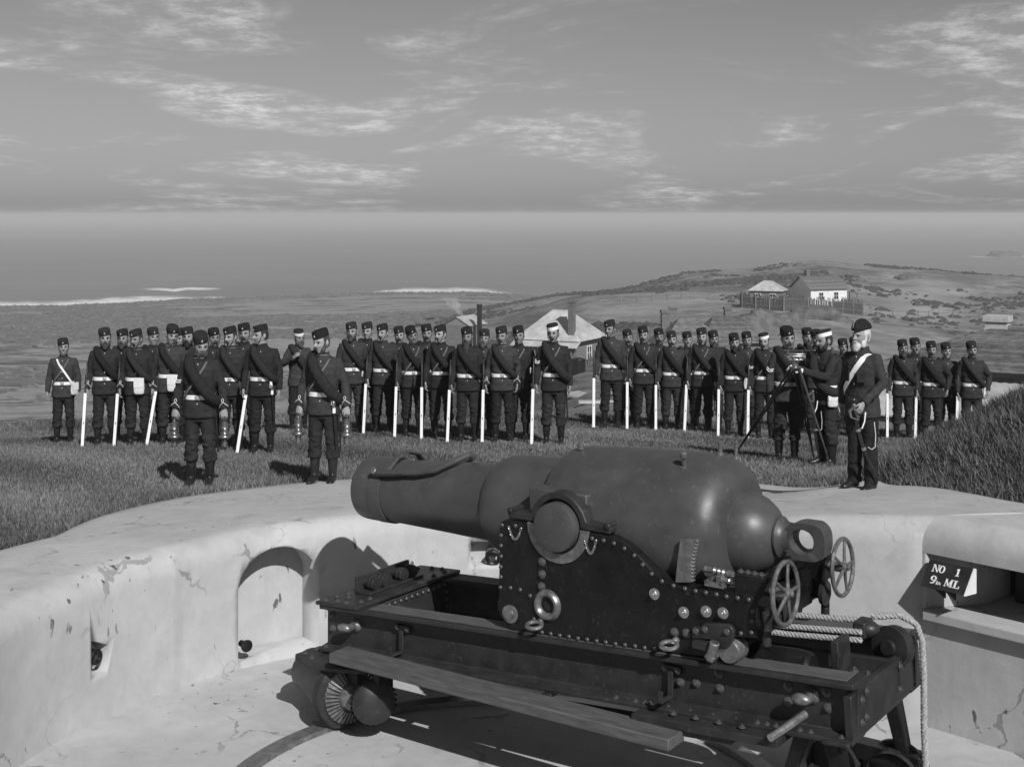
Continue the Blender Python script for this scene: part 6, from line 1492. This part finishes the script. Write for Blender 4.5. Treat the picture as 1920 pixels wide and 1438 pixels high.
fence('paling_fence', 'tall paling fence running right from the chimney cottage', [gp_at(1098, 122), gp_at(1150, 124), gp_at(1240, 128)], 1.9, jit=.12)
fence('picket_fence', 'low picket fence in front of the chimney cottage', [gp_at(1076, 108), gp_at(1132, 107)], 1.1, True, .2, .07, jit=.05)
fence('post_fence', 'sagging post and rail fence crossing the dunes below the hill', [gp_at(1617, 205), gp_at(1700, 214), gp_at(1760, 222), gp_at(1860, 230)], 1.1, False, post=3.4)
fence('post_fence', 'open post and wire fence along the slope left of the hill cottages', [gp_at(1165, 226), gp_at(1250, 226), gp_at(1330, 228), gp_at(1392, 232)], 1.25, False, post=2.6)
# yard things
q = gp_at(1084, 104); o = empty('water_tank', q); mb = MB(); mb.lathe([(-.4, .58), (1.1, .58), (1.12, .62), (1.16, .6), (1.25, .3), (1.28, 0)], 24, frameX((0, 0, 0), (0, 0, 1)), cap=False); mb.build('drum', 'gun_dark', o)
for z in (.2, .55, .9): mb = MB(); mb.lathe([(z-.03, .6), (z+.03, .6)], 24, frameX((0, 0, 0), (0, 0, 1))); mb.build('hoop', 'gun_dark', o)
tag(o, 'dark round water tank in the yard right of the sergeant', 'tank')
q = gp_at(994, 112); o = empty('yard_shed', q, R(-20)); mb = MB(); mb.box((0, 0, .7), (1.6, 1.6, 2.0)); mb.build('wall', 'weather_board', o)
mb = MB()
for k in range(8): mb.box((0, 0, .1+.2*k), (1.66, 1.66, .16))
mb.build('weatherboards', 'weather_board', o)
roof_slope(o, (-1.0, -1.1, 1.65), (1.0, -1.1, 1.65), (1.0, 1.0, 2.1), (-1.0, 1.0, 2.1), 'tin_roof', 'tin'); tag(o, 'little weatherboard privy with pale roof left of the sergeant', 'shed')
q = gp_at(1262, 170); o = empty('stone_pillar', q); mb = MB(); mb.box((0, 0, .6), (.95, .9, 2.2)); mb.box((0, 0, 1.75), (1.15, 1.1, .2)); mb.build('shaft', 'brick', o, .03); tag(o, 'stub of a stone chimney standing alone on the slope', 'ruin')
k = 0
for u, Y, rx, ry, rz, lab in ((1408, 150, 4.2, 3, 2.6, 'biggest dark rock outcrop on the slope under the hill cottages'), (1352, 135, 2.6, 2, 1.7, 'dark jagged rock left of the biggest outcrop'), (1460, 165, 4.6, 3, 2.2, 'dark broken bank directly below the paling fence'), (1530, 172, 4.4, 3, 1.8, 'low dark bank below the right end of the hill fence'), (1700, 300, 3.2, 2.4, 1.0, 'lone dark hummock on the pale dune floor at right')):
    q = gp_at(u, Y); k += 1; o = blob_rock('rock_outcrop', q+Vector((0, 0, -rz*.25)), (rx, ry, rz), k*3.1); tag(o, lab, 'rock')
# stone steps / flags lying in the yard
for i, (u, Y) in enumerate(((1120, 74), (1170, 80), (1085, 84))):
    q = gp_at(u, Y); mb = MB(); mb.box((0, 0, .05), (2.2-.3*i, 1.4, .16), Matrix.Rotation(.1*i-.1, 3, 'X')); o = mb.build('loose_slab', 'tin_roof', None, .02); o.location = q; o.rotation_euler.z = .4*i
    tag(o, ['flat pale roofing sheet lying in the yard, nearest the tall soldier', 'pale roofing sheet lying farther right behind the tall soldier', 'pale roofing sheet lying farthest back in the yard'][i], 'sheet')
# ================================================================== SCRUB AND SHORE ROCKS
def scatter(name, label, cat, n_, place, mt, seed):
    rg = np.random.default_rng(seed); vs = []; fs = []; k = 0
    oc = [(1,0,0),(.5,.87,0),(-.5,.87,0),(-1,0,0),(-.5,-.87,0),(.5,-.87,0)]
    while k < n_:
        q = place(rg)
        if q is None: continue
        x, y, z, rx, ry, rz = q; b_ = len(vs); j = lambda: .7+.6*rg.random()
        for a in oc: m_ = j(); vs.append((x+a[0]*rx*m_, y+a[1]*ry*m_, z-.25*rz))
        for a in oc: m_ = .75*j(); vs.append((x+a[0]*rx*m_, y+a[1]*ry*m_, z+.55*rz*j()))
        vs.append((x+.3*rx*(rg.random()-.5), y, z+rz*j()))
        for i in range(6): i2 = (i+1) % 6; fs += [(b_+i, b_+i2, b_+6+i2, b_+6+i), (b_+6+i, b_+6+i2, b_+12)]
        k += 1
    me = bpy.data.meshes.new(name); me.from_pydata(vs, [], fs); me.materials.append(MATS[mt]); tag(link(name, me), label, cat, kind='stuff')
def p_scrub(rg):
    u = rg.uniform(820, 1960); Y = 90+260*rg.random()**.8; x = (u-U0)/F*Y; d_ = fbm(x, Y, .03, 4)+.35*fbm(x+50, Y, .11, 2)
    z = G(x, Y)
    if d_ < .12+.25*rg.random() or z < -27 or (1380 < u < 1630 and 190 < Y < 225): return None
    v = V0+F*(CZ-z)/Y
    if u > 1560 and v > 575: 
        if rg.random() > .12: return None
    s_ = (.25+.55*rg.random()**2); return x, Y, z, s_*1.3, s_, s_*.75
scatter('scrub', 'low dark scrub dotted over the dune slopes and the hill', 'scrub', 5200, p_scrub, 'scrub', 3)
def p_rock(rg):
    u = rg.uniform(-60, 1000); sh = np.interp(u, [-200, 100, 400, 640, 780, 900, 1020], [497, 503, 550, 584, 590, 590, 560]); t = rg.random()
    Y = sh-3-rg.random()*16 if t < .3 else sh-18-(sh-225)*rg.random()**1.6
    x = (u-U0)/F*Y; z = G(x, Y)
    if z > -26.5: return None
    if t >= .3 and fbm(x*.35, Y*1.2, .02, 4) < .02+.2*rg.random(): return None
    s_ = .6+2.6*rg.random()**2.5; return x, Y, z, s_*2.0, s_, (.35+.45*rg.random())*(1.5 if t < .3 else 1)
scatter('shore_rocks', 'dark jagged rock ledges on the wave-cut shore', 'rocks', 5200, p_rock, 'rock', 4)
# ================================================================== GRASS
def grass():
    rg = np.random.default_rng(5); N_ = 560000
    y = 10.6+ (30.5-10.6)*rg.random(N_)**1.15; x = (rg.random(N_)*2-1)*(.43*y+.5)
    pts = []; 
    # ground height on a lattice, sampled bilinearly
    gx = np.arange(-14.2, 14.3, .15); gy = np.arange(10, 31.2, .15); Z = np.array([[G(a, b) for a in gx] for b in gy])
    def zz_(x, y):
        i = np.clip((x-gx[0])/.15, 0, len(gx)-1.001); j = np.clip((y-gy[0])/.15, 0, len(gy)-1.001); i0 = i.astype(int); j0 = j.astype(int); fi, fj = i-i0, j-j0
        return Z[j0, i0]*(1-fi)*(1-fj)+Z[j0, i0+1]*fi*(1-fj)+Z[j0+1, i0]*(1-fi)*fj+Z[j0+1, i0+1]*fi*fj
    def keep(x, y, lo):
        dx, dy = x-PC.x, y-PC.y; ph = np.degrees(np.arctan2(dy, dx)); ro = np.interp(ph, np.arange(0, 211, 2), [rout(q) for q in np.arange(0, 211, 2)]); return np.hypot(dx, dy)-ro
    d = keep(x, y, 0); k = d > .05-.09*rg.random(N_); x, y, d = x[k], y[k], d[k]; n = len(x); z = zz_(x, y)
    bank = (x > 3.55) & (y < 15.5) & (d > .05)
    h = (.028+.035*rg.random(n))*(1+.5*np.sin(x*1.7+np.sin(y*2.1))*np.sin(y*1.3)); h = np.where(bank, .045+.085*rg.random(n), h); h = np.where((d < .25) & ~bank, h*1.5, h); h = np.where(y > 26, h*2.0, h)
    w = (.0045+.003*rg.random(n))*np.clip(y/13, 1, 2.4); an = rg.random(n)*2*np.pi; ln = h*(.25+.75*rg.random(n)); la = rg.random(n)*2*np.pi
    cx_, cy_ = np.cos(an)*w, np.sin(an)*w
    V = np.empty((n, 3, 3)); V[:, 0] = np.stack([x-cx_, y-cy_, z-.008], 1); V[:, 1] = np.stack([x+cx_, y+cy_, z-.008], 1); V[:, 2] = np.stack([x+np.cos(la)*ln, y+np.sin(la)*ln, z+h], 1)
    pat = np.array([mnoise.fractal(Vector((a*.9, b*.9, 1.0)), 1, 2, 3) for a, b in zip(x[::1][:0], y[:0])]) if False else .12*np.sin(x*.9+1.3*np.sin(y*.7))+.10*np.sin(y*1.9+x*2.3)
    tone = np.clip(.45+pat+.42*(rg.random(n)-.5), 0, 1); 
    me = bpy.data.meshes.new('grass'); me.vertices.add(n*3); me.vertices.foreach_set('co', V.ravel()); me.loops.add(n*3); me.loops.foreach_set('vertex_index', np.arange(n*3)); me.polygons.add(n); me.polygons.foreach_set('loop_start', np.arange(0, n*3, 3)); me.update(calc_edges=True)
    a = me.attributes.new('tone', 'FLOAT', 'POINT'); a.data.foreach_set('value', np.repeat(tone, 3)); me.materials.append(MATS['grass_blade'])
    tag(link('grass', me), 'short grey turf and shaggy bank grass around the gun pit', 'grass', kind='stuff')
grass()

# ================================================================== THE AIR
def haze():
    mb = MB(); mb.box((0, 30500, -14), (92000, 61400, 43.6)); m_ = bpy.data.materials.new('haze'); m_.use_nodes = True; MATS['haze'] = m_; t_ = m_.node_tree; t_.nodes.remove(t_.nodes['Principled BSDF'])
    v_ = t_.nodes.new('ShaderNodeVolumePrincipled'); v_.inputs['Color'].default_value = (.78, .78, .78, 1); v_.inputs['Density'].default_value = .0005; v_.inputs['Anisotropy'].default_value = .0
    t_.links.new(v_.outputs[0], t_.nodes['Material Output'].inputs['Volume']); o = mb.build('haze', 'haze'); tag(o, 'pale sea haze over the distance', 'haze', kind='stuff')
haze()
